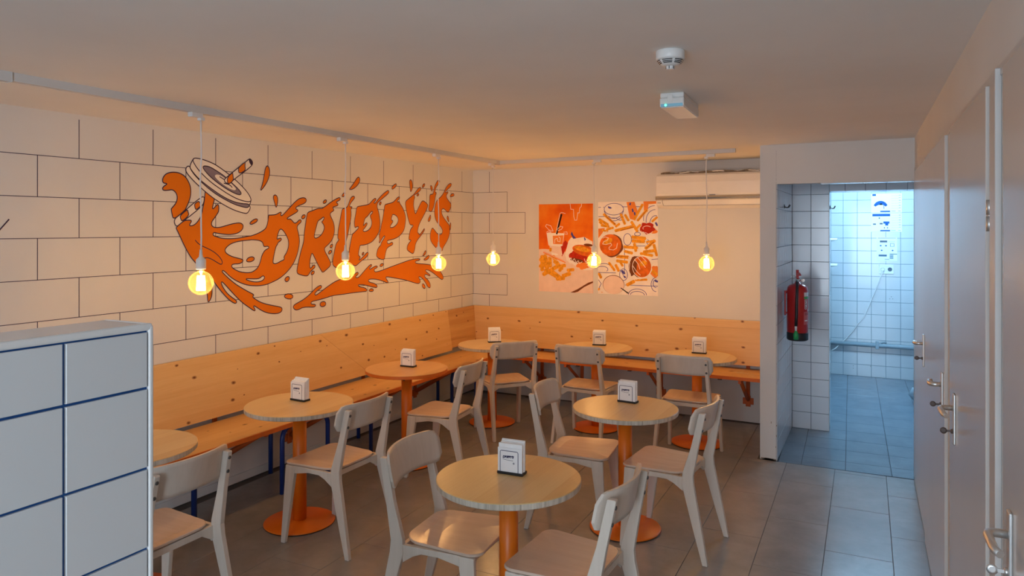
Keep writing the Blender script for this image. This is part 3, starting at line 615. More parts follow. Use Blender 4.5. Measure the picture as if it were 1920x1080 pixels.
frame(2, 1.128, 1.142, .001); frame(3, 2.273, 2.495, .002); frame(4, 3.453, 3.510, .001); frame(5, 3.513, 3.604, .0155); frame(6, 4.705, 4.80, .010)
bm = NB(); bx(bm, -4.8, -.02, 0, .004, DT, DT + .03, .001); rs('trim_7', bm, 'frame')
# ------------------------------------------------------------------ tiled half wall at the left
PX, PY, PT, TK = -1.21, .883, 1.622, .135
hw = thing('half_wall', 'white tiled half wall with blue grout and white edge trim', 'wall', (PX, PY, 0))
bm = NB(); bx(bm, -TK + .006, -.006, -1.6, -.006, 0, PT - .006); OBJ('core', bm, 'bluegrout', hw)
def hw_face(u, v): return ((0, u, v), (PI / 2, 0, PI / 2))
zrows = [PT - .012 - .107] + [PT - .012 - .107 - .149 * k for k in range(1, 11)]
cols = [-.0085, -.163] + [-.163 - .150 * k for k in range(1, 8)]
for a, b in zip(cols, cols[1:]):
    tile(hw, b, a, zrows[0], PT - .013, hw_face, 'wtile', .006, .0026)
    for z1, z0 in zip(zrows, zrows[1:]): tile(hw, b, a, max(z0, .004), z1, hw_face, 'wtile', .006, .0026)
for k in range(8):
    y1 = -.010 - (.0 if k == 0 else .262 + .15 * (k - 1)); y0 = -.272 - .15 * k
    tile(hw, -TK + .004, -.012, y0, y1, lambda u, v: ((u, v, PT - .0003), (0, 0, 0)), 'wtile', .005, .0016)
bm = NB(); bx(bm, -.011, .0015, -1.6, .0, PT - .0125, PT + .001, .0045, 0, 3); OBJ('edge_trim', bm, 'white', hw)
bm = NB(); bx(bm, -.0085, .0018, -.0085, .001, 0, PT - .003, .003, 0, 2); OBJ('edge_trim', bm, 'white', hw)
bm = NB(); bx(bm, -TK, -.0085, -.006, .0, 0, PT, .001); OBJ('end_panel', bm, 'white', hw)

# ------------------------------------------------------------------ corner bench of pine boards
SZ = .50
def sloped(bm, along, a0t, a1t, a0b, a1b, zt, zb, dt, db, th, base):
    """board leaning on a wall: top/bottom ends along the wall, offsets from the wall"""
    vs = []
    for off in (0, -th):
        for a, z, d in ((a0t, zt, dt), (a1t, zt, dt), (a1b, zb, db), (a0b, zb, db)):
            d2 = d + off
            p = (base + d2, a, z) if along == 'Y' else (a, base - d2, z)
            vs.append(bm.verts.new(p))
    for q in ((0, 1, 2, 3), (7, 6, 5, 4), (0, 4, 5, 1), (1, 5, 6, 2), (2, 6, 7, 3), (3, 7, 4, 0)): bm.faces.new([vs[i] for i in q])
bench = thing('wall_bench', 'long pine bench with leaning pine backrest along the mural wall', 'bench', (XL, 1.0, 0), 0, None)
def bpart(name, bm, m, root, **kw):
    o = OBJ(name, bm, m, **kw); o.parent = root; o.matrix_parent_inverse = Matrix.Translation(-Vector(root.location)); return o
bm = NB(); bx(bm, -3.975, -3.508, 1.0, 6.915, SZ - .028, SZ, .003); bpart('seat', bm, 'pineSY', bench)
bm = NB(); bx(bm, -3.509, -3.503, 1.0, 6.452, SZ - .030, SZ - .001); bpart('front_edge', bm, 'orange_edge', bench)
DTp, DBt = .034, .100
bm = NB(); sloped(bm, 'Y', 1.0, 4.424, 1.0, 4.985, .943, .532, DTp, DBt, .020, XL); bpart('backrest_board', bm, 'pineY', bench)
bm = NB(); sloped(bm, 'Y', 4.427, 6.340, 4.988, 6.328, .943, .532, DTp, DBt, .020, XL); bpart('backrest_board', bm, 'pineY', bench)
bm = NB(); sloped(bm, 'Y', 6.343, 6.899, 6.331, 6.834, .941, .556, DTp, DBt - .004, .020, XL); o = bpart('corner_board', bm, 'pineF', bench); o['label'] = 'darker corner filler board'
bm = NB()
def blue_u(bm, y0, y1, x=-3.605):
    r = .085; z = SZ - .05; pts = [(x, y0, 0), (x, y0, z - r)]
    for k in range(1, 6): a = PI / 2 * k / 5; pts.append((x, y0 + r - r * math.cos(a), z - r + r * math.sin(a)))
    for k in range(0, 6): a = PI / 2 * k / 5; pts.append((x, y1 - r + r * math.sin(a), z - r + r * math.cos(a)))
    pts.append((x, y1, 0)); tube(bm, pts, .0165, 10)
bm.free()
for y0, y1, yr in ((2.45, 2.90, 2.74), (3.60, 4.05, 3.866), (4.55, 5.0, 4.86), (5.76, 6.21, 6.10)):
    bm = NB(); blue_u(bm, y0, y1); tube(bm, [(-3.605, (y0 + y1) / 2, SZ - .05), (-3.93, yr, SZ - .05)], .012, 8)
    bpart('leg', bm, 'blue', bench)
    bm = NB(); tube(bm, [(-3.985, yr, 0), (-3.985, yr, SZ - .03)], .0165, 10); bpart('leg', bm, 'blue', bench)
def wall_bracket(bm, along, a, base, front):
    """orange folding bracket: wall bar, arm under the seat, slanting brace and lobed foot plate"""
    def P(d, s, z): return (base + d, a + s, z) if along == 'Y' else (a + s, base - d, z)
    def bar(p, q, w, t):
        p, q = Vector(p), Vector(q); tube(bm, [p, q], [w, w], 4)
    def box(d0, d1, s0, s1, z0, z1):
        A = P(d0, s0, z0); B = P(d1, s1, z1)
        bx(bm, min(A[0], B[0]), max(A[0], B[0]), min(A[1], B[1]), max(A[1], B[1]), z0, z1, .002)
    box(0, .016, -.017, .017, .16, .60)
    box(.0, front, -.013, .013, SZ - .060, SZ - .030)
    bar(P(.02, 0, .21), P(front - .06, 0, SZ - .05), .019, .01)
    box(0, .012, -.048, .048, .165, .225); box(0, .013, -.022, .022, .145, .245)
for y in (2.55, 3.42, 4.12, 5.0, 5.79): 
    bm = NB(); wall_bracket(bm, 'Y', y, XL, .50); bpart('bracket', bm, 'rust', bench)
bench2 = thing('wall_bench', 'shorter pine bench under the two food posters and air conditioner', 'bench', (-2.3, YB, 0))
bm = NB(); bx(bm, -3.500, XP0 - .004, 6.462, 6.900, SZ - .028, SZ, .003); bpart('seat', bm, 'pineSX', bench2)
bm = NB(); bx(bm, -3.500, XP0 - .004, 6.456, 6.462, SZ - .030, SZ - .001); bpart('front_edge', bm, 'orange_edge', bench2)
bm = NB(); sloped(bm, 'X', -4.036, XP0 - .004, -4.020, XP0 - .004, .943, .870, .034, .0475, .020, YB); bpart('backrest_board', bm, 'pineX', bench2)
bm = NB(); sloped(bm, 'X', -4.020, XP0 - .004, -3.966, XP0 - .004, .869, .540, .0475, .100, .020, YB); bpart('backrest_board', bm, 'pineX', bench2)
for x in (-3.2, -2.745, -1.915, -1.095):
    bm = NB(); wall_bracket(bm, 'X', x, YB, .46); bpart('bracket', bm, 'rust', bench2)
for x in (-2.62, -2.10, -1.27):
    bm = NB(); bx(bm, x - .018, x + .018, 6.48, 6.52, SZ - .044, SZ - .027, .002); bpart('rubber_stop', bm, 'black', bench2)
random.seed(11); bm = NB()
for k in range(14):
    x = random.uniform(-1.35, -.9); y = random.uniform(6.5, 6.85); a = random.uniform(-.5, .5); L_ = random.uniform(.05, .16)
    tube(bm, [(x + L_ * (q / 4 - .5) * math.cos(a), y + L_ * (q / 4 - .5) * math.sin(a) + random.uniform(-.006, .006), SZ + .0012 + .002 * (q % 2)) for q in range(5)], .0009, 4)
o = OBJ('loose_fibres', bm, 'straw'); tag(o, 'few loose pale fibres lying on the right end of the back bench seat', 'fibres'); o['kind'] = 'stuff'

# ------------------------------------------------------------------ round tables
def make_table(name, label, loc, honey=False, R=.313):
    t = thing('cafe_table', label, 'table', loc, 0, 'round cafe tables')
    zt = .727
    bm = NB(); lathe(bm, [(R - .003, zt - .0275), (R, zt - .0245), (R, zt - .003), (R - .003, zt)], 72, smooth=False)
    for f in bm.faces: f.material_index = 1 if abs(f.normal.z) < .5 else 0
    bm.normal_update()
    for f in bm.faces: f.material_index = 0 if f.normal.z > .6 else 1
    OBJ('table_top', bm, ['tabletopo' if honey else 'tabletop', 'orange_edge' if honey else 'tedge'], t)
    bm = NB(); lathe(bm, [(.041, .012), (.041, zt - .036)], 28); OBJ('pole', bm, 'orange', t)
    bm = NB(); lathe(bm, [(.205, .005), (.212, .006), (.212, .011), (.205, .0145), (.05, .0175), (.041, .022)], 56); OBJ('base_plate', bm, 'orange', t)
    bm = NB(); lathe(bm, [(.208, 0), (.208, .0055)], 48); OBJ('base_rim', bm, 'black', t)
    bm = NB(); lathe(bm, [(.050, zt - .045), (.085, zt - .034), (.085, zt - .0275)], 24)
    if honey:
        for a in (2.5, 3.6, 5.2):
            c_, s_ = math.cos(a), math.sin(a)
            tube(bm, [(.13 * c_, .13 * s_, zt - .028), (.135 * c_, .135 * s_, zt - .055), (.15 * c_, .15 * s_, zt - .062), (.165 * c_, .165 * s_, zt - .05)], .007, 6)
    OBJ('mount_plate', bm, 'black', t)
    return t
T0 = make_table('t', 'pale round table cut off by the tiled half wall at left', (-3.28, 2.26, 0))
T1 = make_table('t', 'nearest pale round table in the middle foreground', (-1.430, 2.745, 0))
T2 = make_table('t', 'pale round table right of centre between two facing chairs', (-1.365, 4.135, 0))
T3 = make_table('t', 'pale round table with orange pole before the left bench, second from the tiled half wall', (-3.165, 3.305, 0), R=.322)
T4 = make_table('t', 'honey brown round table with orange painted rim and black underplate by the left bench', (-3.235, 4.517, 0), True)
T5 = make_table('t', 'pale round table in the far corner where the two benches meet', (-3.205, 5.82, 0))
T6 = make_table('t', 'pale round table before the back bench under the right food poster', (-2.285, 6.088, 0), R=.325)
T7 = make_table('t', 'pale round table before the back bench nearest the white partition', (-1.37, 6.045, 0), R=.32)

# ------------------------------------------------------------------ napkin holders
def text_mesh(body, size, shear, ext=.0003, off=0):
    cu = bpy.data.curves.new('lettering', 'FONT'); cu.body = body; cu.size = size; cu.shear = shear; cu.extrude = ext; cu.offset = off
    cu.align_x = 'CENTER'; cu.align_y = 'CENTER'
    o = bpy.data.objects.new('tmp', cu); COL.objects.link(o)
    dg = bpy.context.evaluated_depsgraph_get(); me = bpy.data.meshes.new_from_object(o.evaluated_get(dg))
    bpy.data.objects.remove(o); bpy.data.curves.remove(cu); return me
word = text_mesh("DRIPPY'S", .0132, .28, .0002, .0010); word.materials.clear(); word.materials.append(MT['ink'])
def make_napkin(label, loc, rot, top=.0):
    t = thing('napkin_holder', label, 'napkin holder', loc, rot, 'napkin holders on the round tables')
    bm = NB(); bx(bm, -.061, .061, -.027, .027, 0, .012, .003, 0, 2); OBJ('base', bm, 'black', t)
    random.seed(int(abs(loc[0] * 1000))); bm = NB()
    for k in range(9):
        y = -.019 + k * .0045; h = .112 + random.uniform(0, .010) + (.008 if k > 5 else 0); s = random.uniform(-.003, .003)
        bx(bm, -.056 + s, .056 + s, y, y + .0042, .010, .010 + h + top, .0016)
    OBJ('napkin_stack', bm, 'paper', t)
    bm = NB(); bx(bm, -.0575, .0575, -.0235, -.0215, .011, .116, .0006)
    cd = OBJ('card', bm, 'card', t); cd['label'] = 'printed white front card'
    bm = NB(); y0, y1 = -.0242, -.0234; w = .0026; X0, X1, Zt = -.047, .040, .104
    bx(bm, X0, X0 + w, y0, y1, .012, Zt - .008); bx(bm, X1 - w, X1, y0, y1, .012, Zt - .008); bx(bm, X0 + .008, X1 - .008, y0, y1, Zt - w, Zt)
    for cx, s in ((X0 + .008, -1), (X1 - .008, 1)):
        ps = [(cx + s * (.008 - w / 2) * math.sin(a), -.0238, Zt - .008 + (.008 - w / 2) * math.cos(a)) for a in [PI / 2 * q / 5 for q in range(6)]]
        for p, q in zip(ps, ps[1:]): tube(bm, [p, q], w / 2, 6)
    # underline and little mark
    ps = [(-.034 + .050 * q / 6, -.0238, .0665 - .0016 * math.sin(q / 6 * PI) - .004 * q / 6) for q in range(7)]
    for p, q in zip(ps, ps[1:]): tube(bm, [p, q], .0008, 4)
    for a in range(5):
        c_, s_ = math.cos(a * PI * .4 + .3), math.sin(a * PI * .4 + .3); tube(bm, [(.018, -.0238, .051), (.018 + .005 * c_, -.0238, .051 + .005 * s_)], .0009, 4)
    OBJ('print', bm, 'ink', cd)
    o = inst('lettering', word, cd, (-.0085, -.0237, .0765)); o.rotation_euler = (PI / 2, math.radians(-2), 0)
    return t
NZ = .727
make_napkin('white napkin holder on the nearest table in the middle foreground', (-1.436, 2.788, NZ), math.radians(3.7), .004)
make_napkin('white napkin holder on the round table right of centre', (-1.388, 4.258, NZ), math.radians(-5))
make_napkin('white napkin holder on the pale left bench table, casting a soft shadow', (-3.218, 3.364, NZ), math.radians(-2))
make_napkin('white napkin holder on the honey brown orange-rimmed table', (-3.258, 4.572, NZ), math.radians(3))
make_napkin('white napkin holder on the table in the far bench corner', (-3.232, 5.915, NZ), math.radians(38))
make_napkin('white napkin holder on the back bench table under the right food poster', (-2.295, 6.205, NZ), math.radians(12))
make_napkin('white napkin holder on the back bench table nearest the partition', (-1.384, 6.192, NZ), math.radians(4))

# ------------------------------------------------------------------ chairs
def make_chair(label):
    t = thing('dining_chair', label, 'chair', (0, 0, 0), 0, 'whitewashed wooden chairs')
    # seat: rounded trapezoid of plywood, slightly saddled
    def corner(cx, cy, r, a0): return [(cx + r * math.cos(math.radians(a0 + 90 * k / 6)), cy + r * math.sin(math.radians(a0 + 90 * k / 6))) for k in range(7)]
    out = corner(.158, .158, .052, 0) + corner(-.158, .158, .052, 90) + corner(-.098, -.078, .090, 180) + corner(.098, -.078, .090, 270)
    def sz(x, y): return .462 - .006 * (1 - min(1, (x / .2) ** 2)) + (.010 * ((-y - .05) / .12) ** 2 if y < -.05 else 0)
    bm = NB(); rings = []
    for f_, dz in ((.35, 0), (.7, 0), (.985, 0), (1.0, -.003), (1.0, -.010), (.985, -.013)):
        rings.append([bm.verts.new((x * f_, .02 + (y - .02) * f_, sz(x * f_, .02 + (y - .02) * f_) + dz)) for x, y in out])
    n = len(out)
    for A, B in zip(rings, rings[1:]):
        for k in range(n): bm.faces.new((A[k], B[k], B[(k + 1) % n], A[(k + 1) % n]))
    bm.faces.new(rings[0]); bm.faces.new(rings[-1][::-1])
    OBJ('seat', bm, 'seat', t, smooth=False, bevel=None)
    # backrest: bent plywood with rounded corners
    bm = NB(); W, Hh, th = .222, .150, .012; nx, nz = 22, 8
    def bpnt(u, v, side):
        x = W * u; z = .676 + Hh * v
        return (x, -.203 - .214 * (z - .62) + .060 * u * u - .034 + (0 if side else th), z + .004 * (1 - u * u))
    out2 = []
    r = .042
    for cx, cz, a0 in ((W - r, Hh - r, 0), (-W + r, Hh - r, 90), (-W + r, r, 180), (W - r, r, 270)):
        for k in range(6): a = math.radians(a0 + 18 * k); out2.append((cx + r * math.cos(a), cz + r * math.sin(a)))
    # build as columns so the curve stays smooth
    cols = [-1 + 2 * k / nx for k in range(nx + 1)]
    grid = []
    for u in cols:
        x = abs(W * u); zlo, zhi = 0, Hh
        if x > W - r:
            q = min(1, (x - (W - r)) / r); d = r - r * math.sqrt(max(0, 1 - q * q)); zlo, zhi = d * .95, Hh - d * .95
        grid.append([(u, (zlo + (zhi - zlo) * j / nz) / Hh) for j in range(nz + 1)])
    VS = [[[bm.verts.new(bpnt(u, v, s)) for u, v in c_] for c_ in grid] for s in (0, 1)]
    for s in (0, 1):
        for i in range(nx):
            for j in range(nz):
                f = bm.faces.new((VS[s][i][j], VS[s][i + 1][j], VS[s][i + 1][j + 1], VS[s][i][j + 1])); f.smooth = True
    for i in range(nx):
        for j in (0, nz): bm.faces.new((VS[0][i][j], VS[0][i + 1][j], VS[1][i + 1][j], VS[1][i][j]))
    for i in (0, nx):
        for j in range(nz): bm.faces.new((VS[0][i][j], VS[0][i][j + 1], VS[1][i][j + 1], VS[1][i][j]))
    OBJ('backrest', bm, 'chair', t)
    rear = [(-.292, 0), (-.262, .16), (-.212, .41), (-.208, .46), (-.236, .62), (-.272, .797), (-.268, .802), (-.238, .802), (-.235, .796), (-.196, .62), (-.150, .47), (-.146, .41), (-.205, .20), (-.264, 0)]
    front = [(.180, 0), (.210, 0), (.187, .446), (.118, .446), (.120, .398)]
    for s in (-1, 1):
        def f3(y, z, h): return (s * (.213 - .039 * z + h), y, z)
        bm = NB(); prism(bm, rear, f3, -.013, .013); o = OBJ('leg', bm, 'chair', t, bevel=.005)
        for z in (.772, .708):
            b2 = NB(); yy = -.203 - .214 * (z - .55) - .022
            lathe(b2, [(.0082, -.003), (.0082, .0012), (.0050, .0030)], 12, (0, 0, 0), 0, 'Y')
            q = OBJ('screw', b2, 'steel', o); x = s * (.213 - .039 * z)
            ylo = -.236 - (z - .62) * .2034
            q.location = (x, ylo - .001, z); q.rotation_euler = (PI - .2 + .2, 0, 0)
        def g3(y, z, h): return (s * (.212 - .036 * z + h), y, z)
        bm = NB(); prism(bm, front, g3, -.013, .013); OBJ('leg', bm, 'chair', t, bevel=.005)
        rail = [(.122, .447), (.121, .402), (.02, .421), (-.06, .421), (-.10, .405), (-.150, .372), (-.155, .447)]
        bm = NB(); prism(bm, rail, lambda y, z, h: (s * (.195 + h), y, z), -.010, .010); OBJ('side_rail', bm, 'chair', t, bevel=.002)
    for y, nm in ((.160, 'front_rail'), (-.152, 'rear_rail')):
        pr = [(-.19, .447), (-.19, .385), (-.165, .392), (-.125, .418), (.125, .418), (.165, .392), (.19, .385), (.19, .447)]
        bm = NB(); prism(bm, pr, lambda x, z, h: (x, y + h, z), -.010, .010); OBJ(nm, bm, 'chair', t, bevel=.002)
    return t
chair0 = make_chair('tmp')
CH = [
 (-2.862, 2.090, 90.6, 'whitewashed wooden chair partly hidden by the tiled half wall, back towards the camera'),
 (-2.845, 3.262, 89.5, 'whitewashed wooden chair at the left bench table with orange pole, all four legs in view'),
 (-2.874, 4.477, 95.1, 'whitewashed wooden chair facing the honey brown orange-rimmed table'),
 (-2.972, 5.640, 50.0, 'whitewashed wooden chair at the table in the far bench corner'),
 (-2.232, 5.765, -0.5, 'whitewashed wooden chair at the back bench table under the right food poster'),
 (-1.352, 5.712, 0.0, 'whitewashed wooden chair at the back bench table nearest the white partition'),
 (-1.642, 4.107, -82.8, 'whitewashed wooden chair on the left of the table right of centre'),
 (-1.094, 4.098, 86.0, 'whitewashed wooden chair on the right of the table right of centre'),
 (-1.684, 2.722, -85.2, 'whitewashed wooden chair on the left of the nearest table, shiny seat'),
 (-1.127, 2.703, 88.4, 'whitewashed wooden chair on the right of the nearest table, back at bottom right'),
]
for i, (x, y, a, lab) in enumerate(CH):
    if i == 0:
        chair0.location = (x, y, 0); chair0.rotation_euler = (0, 0, math.radians(a)); chair0['label'] = lab
    else: dup(chair0, (x, y, 0), math.radians(a), lab)
# ------------------------------------------------------------------ lighting track and pendant lamps
tr = thing('lighting_track', 'white L-shaped lighting track on the ceiling along mural and back wall', 'light track', (-3.23, 4, CZ))
def tpart(name, bm, m): return bpart(name, bm, m, tr)
def trail(bm, p, q, w, z0, z1, bev=.002):
    p, q = Vector(p), Vector(q); d = (q - p); L_ = d.length; a = math.atan2(d.y, d.x)
    M_ = Matrix.Translation(((p.x + q.x) / 2, (p.y + q.y) / 2, 0)) @ Matrix.Rotation(a, 4, 'Z')
    bx(bm, -L_ / 2, L_ / 2, -w / 2, w / 2, z0, z1, bev, 0, 1, M_)
bm = NB(); trail(bm, (-3.212, 1.69), (-3.262, 5.99), .036, CZ - .034, CZ); 
tpart('rail', bm, 'track')
bm = NB(); trail(bm, (-3.222, 6.062), (-1.06, 5.985), .036, CZ - .034, CZ); tpart('rail', bm, 'track')
bm = NB(); trail(bm, (-3.262, 5.985), (-3.263, 6.085), .040, CZ - .036, CZ); trail(bm, (-3.28, 6.064), (-3.20, 6.062), .040, CZ - .036, CZ); tpart('corner_connector', bm, 'track')
bm = NB(); trail(bm, (-3.20, .6), (-3.212, 1.685), .042, CZ - .039, CZ); tpart('feed_piece', bm, 'track')
bm = NB(); trail(bm, (-1.06, 5.985), (-1.045, 5.9845), .037, CZ - .0345, CZ); tpart('end_cap', bm, 'track')
def pendant(label, x, y, zb, ang, first=None):
    if first: return dup(first, (x, y, 0), ang, label)
    t = thing('pendant_lamp', label, 'lamp', (x, y, 0), ang, 'pendant filament bulbs on the track')
    zt = CZ - .034
    bm = NB(); bx(bm, -.052, .020, -.017, .017, zt - .026, zt, .003); bx(bm, .004, .034, -.014, .014, zt - .040, zt - .020, .003); OBJ('track_adapter', bm, 'white', t)
    bm = NB(); pts = [(.018 + .0035 * math.sin(k * .9) * (0 if k in (0, 10) else 1), .002 * math.sin(k * 1.7), zt - .035 - (zt - .035 - (zb + .178)) * k / 10) for k in range(11)]
    tube(bm, pts, .0042, 8); OBJ('cord', bm, 'white', t)
    bm = NB(); lathe(bm, [(.0065, .178), (.0085, .150), (.011, .138), (.0235, .126), (.0255, .120), (.0255, .077), (.023, .072)], 24, (.018, 0, zb)); OBJ('socket', bm, 'white', t)
    bm = NB(); prof = [(.0165, .070), (.0175, .058)] + [(.064 * math.sin(a), .064 * math.cos(a)) for a in [math.radians(d) for d in range(20, 178, 6)]]
    lathe(bm, prof, 56, (.018, 0, zb)); bl_ = OBJ('bulb', bm, 'bulb', t)
    bm = NB()
    for k in range(8):
        a = 2 * PI * k / 8; r0, r1 = .0145, .0185
        tube(bm, [(.018 + r0 * math.cos(a), r0 * math.sin(a), zb + .038), (.018 + r1 * math.cos(a + .25), r1 * math.sin(a + .25), zb - .040)], .0046, 6)
    OBJ('filament', bm, 'filament', bl_)
    bm = NB(); lathe(bm, [(.009, .072), (.006, .055), (.003, .048), (.0025, .036)], 10, (.018, 0, zb)); OBJ('stem', bm, 'filament', bl_)
    bm = NB(); lathe(bm, [(.0155, .078), (.0155, .064)], 16, (.018, 0, zb)); OBJ('bulb_cap', bm, 'chrome', bl_)
    return t
a1 = PI / 2
LP = [(-3.222, 2.617, a1, 'pendant filament bulb nearest the camera, in front of the mural splash'),
      (-3.240, 3.797, a1, 'pendant filament bulb in front of the mural letter I'),
      (-3.252, 4.970, a1, 'pendant filament bulb in front of the mural letter S'),
      (-3.262, 5.925, a1, 'pendant filament bulb in the corner of the track'),
      (-2.262, 6.028, PI, 'pendant filament bulb in front of the food posters'),
      (-1.262, 5.992, PI, 'pendant filament bulb under the air conditioner')]
P0 = None
for x, y, a, lab in LP:
    p = pendant(lab, x, y, 1.508, a, P0); P0 = P0 or p

# ------------------------------------------------------------------ ceiling devices
t = thing('smoke_detector', 'round white smoke detector on the ceiling', 'smoke detector', (-.682, 2.583, CZ))
bm = NB(); lathe(bm, [(.050, 0), (.052, -.004), (.052, -.028), (.049, -.034)], 36); OBJ('base', bm, 'white', t)
bm = NB(); lathe(bm, [(.046, -.034), (.042, -.042), (.034, -.050), (.022, -.056)], 36); OBJ('cover', bm, 'white', t)
bm = NB(); lathe(bm, [(.016, -.052), (.015, -.066), (.011, -.068)], 18); OBJ('sensor_cap', bm, 'white', t)
bm = NB()
for ring, (r0, z0, r1, z1) in enumerate(((.0468, -.036, .0446, -.0385), (.0434, -.0412, .0408, -.0436), (.0392, -.0455, .0362, -.0482))):
    for s in range(6):
        a0 = s * PI / 3 + .1; prev = None
        for k in range(7):
            a = a0 + k * (PI / 3 - .2) / 6
            p = [bm.verts.new((r * 1.012 * math.cos(a), r * 1.012 * math.sin(a), z - .0006)) for r, z in ((r0, z0), (r1, z1))]
            if prev: bm.faces.new((prev[0], p[0], p[1], prev[1]))
            prev = p
OBJ('vent_slots', bm, 'black', t)
bm = NB()
for a in range(6): bx(bm, -.0015, .0015, .0138, .0158, -.066, -.056, 0, 0, 1, Matrix.Rotation(a * PI / 3, 4, 'Z'))
OBJ('sensor_slots', bm, 'black', t)
t = thing('emergency_light', 'white box emergency light with green pilot light on the ceiling', 'emergency light', (-.895, 3.575, CZ), math.radians(3))
bm = NB(); bx(bm, -.056, .056, -.195, .205, -.022, 0, .003); OBJ('housing', bm, 'white', t)
bm = NB(); bx(bm, -.058, .058, -.200, .205, -.066, -.0225, .006, 0, 2); OBJ('cover', bm, 'white', t)
bm = NB(); bx(bm, -.054, .054, -.185, .195, -.0685, -.0655, .001); OBJ('diffuser', bm, 'card', t)
bm = NB(); bx(bm, -.052, .052, -.2025, -.197, -.066, -.052, .001); w = OBJ('pilot_window', bm, 'ledstrip', t)
bm = NB(); lathe(bm, [(.0055, -.004), (.0055, .001)], 12, (-.028, -.2015, -.059), 0, 'Y'); OBJ('pilot_light', bm, 'led', w)
bm = NB(); bx(bm, -.020, .005, -.2005, -.1985, -.048, -.010, .002); OBJ('catch', bm, 'white', t)

# ------------------------------------------------------------------ air conditioner
t = thing('air_conditioner', 'long white wall air conditioner high on the back wall', 'air conditioner', (-1.39, YB, 2.15))
hx = .525
def acp(pts, name, m, x0=-hx, x1=hx, **kw):
    bm = NB(); prism(bm, pts, lambda y, z, h: (h, y, z), x0, x1); return OBJ(name, bm, m, t, **kw)
acp([(0, -.155), (-.115, -.160), (-.165, -.135), (-.182, -.075), (-.186, -.062), (0, -.062)], 'body', 'offwhite', bevel=.006)
acp([(-.004, -.064), (-.192, -.060), (-.202, -.030), (-.204, .08), (-.192, .145), (-.17, .165), (-.004, .165)], 'front_panel', 'offwhite', bevel=.010)
acp([(-.1845, -.088), (-.204, -.080), (-.2085, -.060), (-.204, -.046), (-.1845, -.050)], 'chrome_strip', 'chrome', -hx - .002, hx + .002, bevel=.002)
bm = NB(); prism(bm, [(-.120, -.162), (-.170, -.134), (-.172, -.137), (-.121, -.1655)], lambda y, z, h: (h, y, z), -hx + .06, hx - .06); OBJ('air_flap', bm, 'white', t)
bm = NB()
tube(bm, [(-hx + .056, -.186, -.076), (-hx + .066, -.172, -.133), (-hx + .072, -.170, -.136)], .0015, 4); tube(bm, [(-hx + .072, -.1705, -.1365), (hx - .03, -.1705, -.1365)], .0015, 4)
OBJ('flap_gap', bm, 'dark', t)
random.seed(3); bm = NB(); n = 60
for s in range(n):
    x0 = -hx + .04 + (2 * hx - .07) * s / n; x1 = x0 + (2 * hx - .07) / n
    h = .006 + .012 * (.5 + .5 * math.sin(s * .55)) + random.uniform(0, .004)
    bx(bm, x0, x1, -.165, -.02, .164, .166 + h)
OBJ('top_grille', bm, 'dust', t)
bm = NB(); pts = [(-hx + .03 + .05 * k, -.155 + .012 * math.sin(k), .176 + .006 * math.sin(k * 1.3)) for k in range(20)]; tube(bm, pts, .005, 6); OBJ('cable', bm, 'white', t)
bm = NB(); bx(bm, -.02, .035, -.2055, -.2035, -.044, -.039); bx(bm, hx - .06, hx - .02, -.2055, -.2035, -.036, -.031); bx(bm, -hx + .012, -hx + .045, -.184, -.181, -.112, -.108); OBJ('small_print', bm, 'sign_grey', t)

# ------------------------------------------------------------------ posters (flat prints)
def poly_layer(bm, pts, y, mi, f):
    vs = [bm.verts.new(f(u, v, y)) for u, v in pts]
    tr_ = tessellate_polygon([[Vector((u, v, 0)) for u, v in pts]])
    for a, b, c in tr_:
        fc = bm.faces.new((vs[a], vs[b], vs[c])); fc.material_index = mi
def fix_front(o, axis, sign):
    """turn every face of a flat print towards the room"""
    me = o.data; bm = bmesh.new(); bm.from_mesh(me)
    for fc in bm.faces:
        if fc.normal[axis] * sign < 0: fc.normal_flip()
    bm.to_mesh(me); bm.free()
def ell(cx, cy, rx, ry, n=28, rot=0, wob=0, ph=0):
    o = []
    for k in range(n):
        a = 2 * PI * k / n; r = 1 + wob * math.sin(5 * a + ph) + wob * .6 * math.sin(8 * a + 2 * ph)
        x, y = rx * r * math.cos(a), ry * r * math.sin(a); o.append((cx + x * math.cos(rot) - y * math.sin(rot), cy + x * math.sin(rot) + y * math.cos(rot)))
    return o
def rod(x0, y0, x1, y1, w):
    d = math.hypot(x1 - x0, y1 - y0); nx_, ny_ = -(y1 - y0) / d * w / 2, (x1 - x0) / d * w / 2; ex, ey = (x1 - x0) / d * w * .25, (y1 - y0) / d * w * .25
    return [(x0 + nx_, y0 + ny_), (x1 + nx_, y1 + ny_), (x1 + ex, y1 + ey), (x1 - nx_, y1 - ny_), (x0 - nx_, y0 - ny_), (x0 - ex, y0 - ey)]
def stroke(pts, w, closed=False):
    out = []
    ps = pts + [pts[0]] if closed else pts
    for p, q in zip(ps, ps[1:]):
        if math.hypot(q[0] - p[0], q[1] - p[1]) > 1e-6: out.append(rod(p[0], p[1], q[0], q[1], w))
    return out
def arc(cx, cy, rx, ry, a0, a1, n=14): return [(cx + rx * math.cos(math.radians(a0 + (a1 - a0) * k / n)), cy + ry * math.sin(math.radians(a0 + (a1 - a0) * k / n))) for k in range(n + 1)]
PM = ['p_orange', 'p_cream', 'p_white', 'p_fry', 'p_bun', 'p_red', 'p_blue', 'p_brown', 'p_black', 'p_or2', 'sheet']
PI_ = {m: i for i, m in enumerate(PM)}
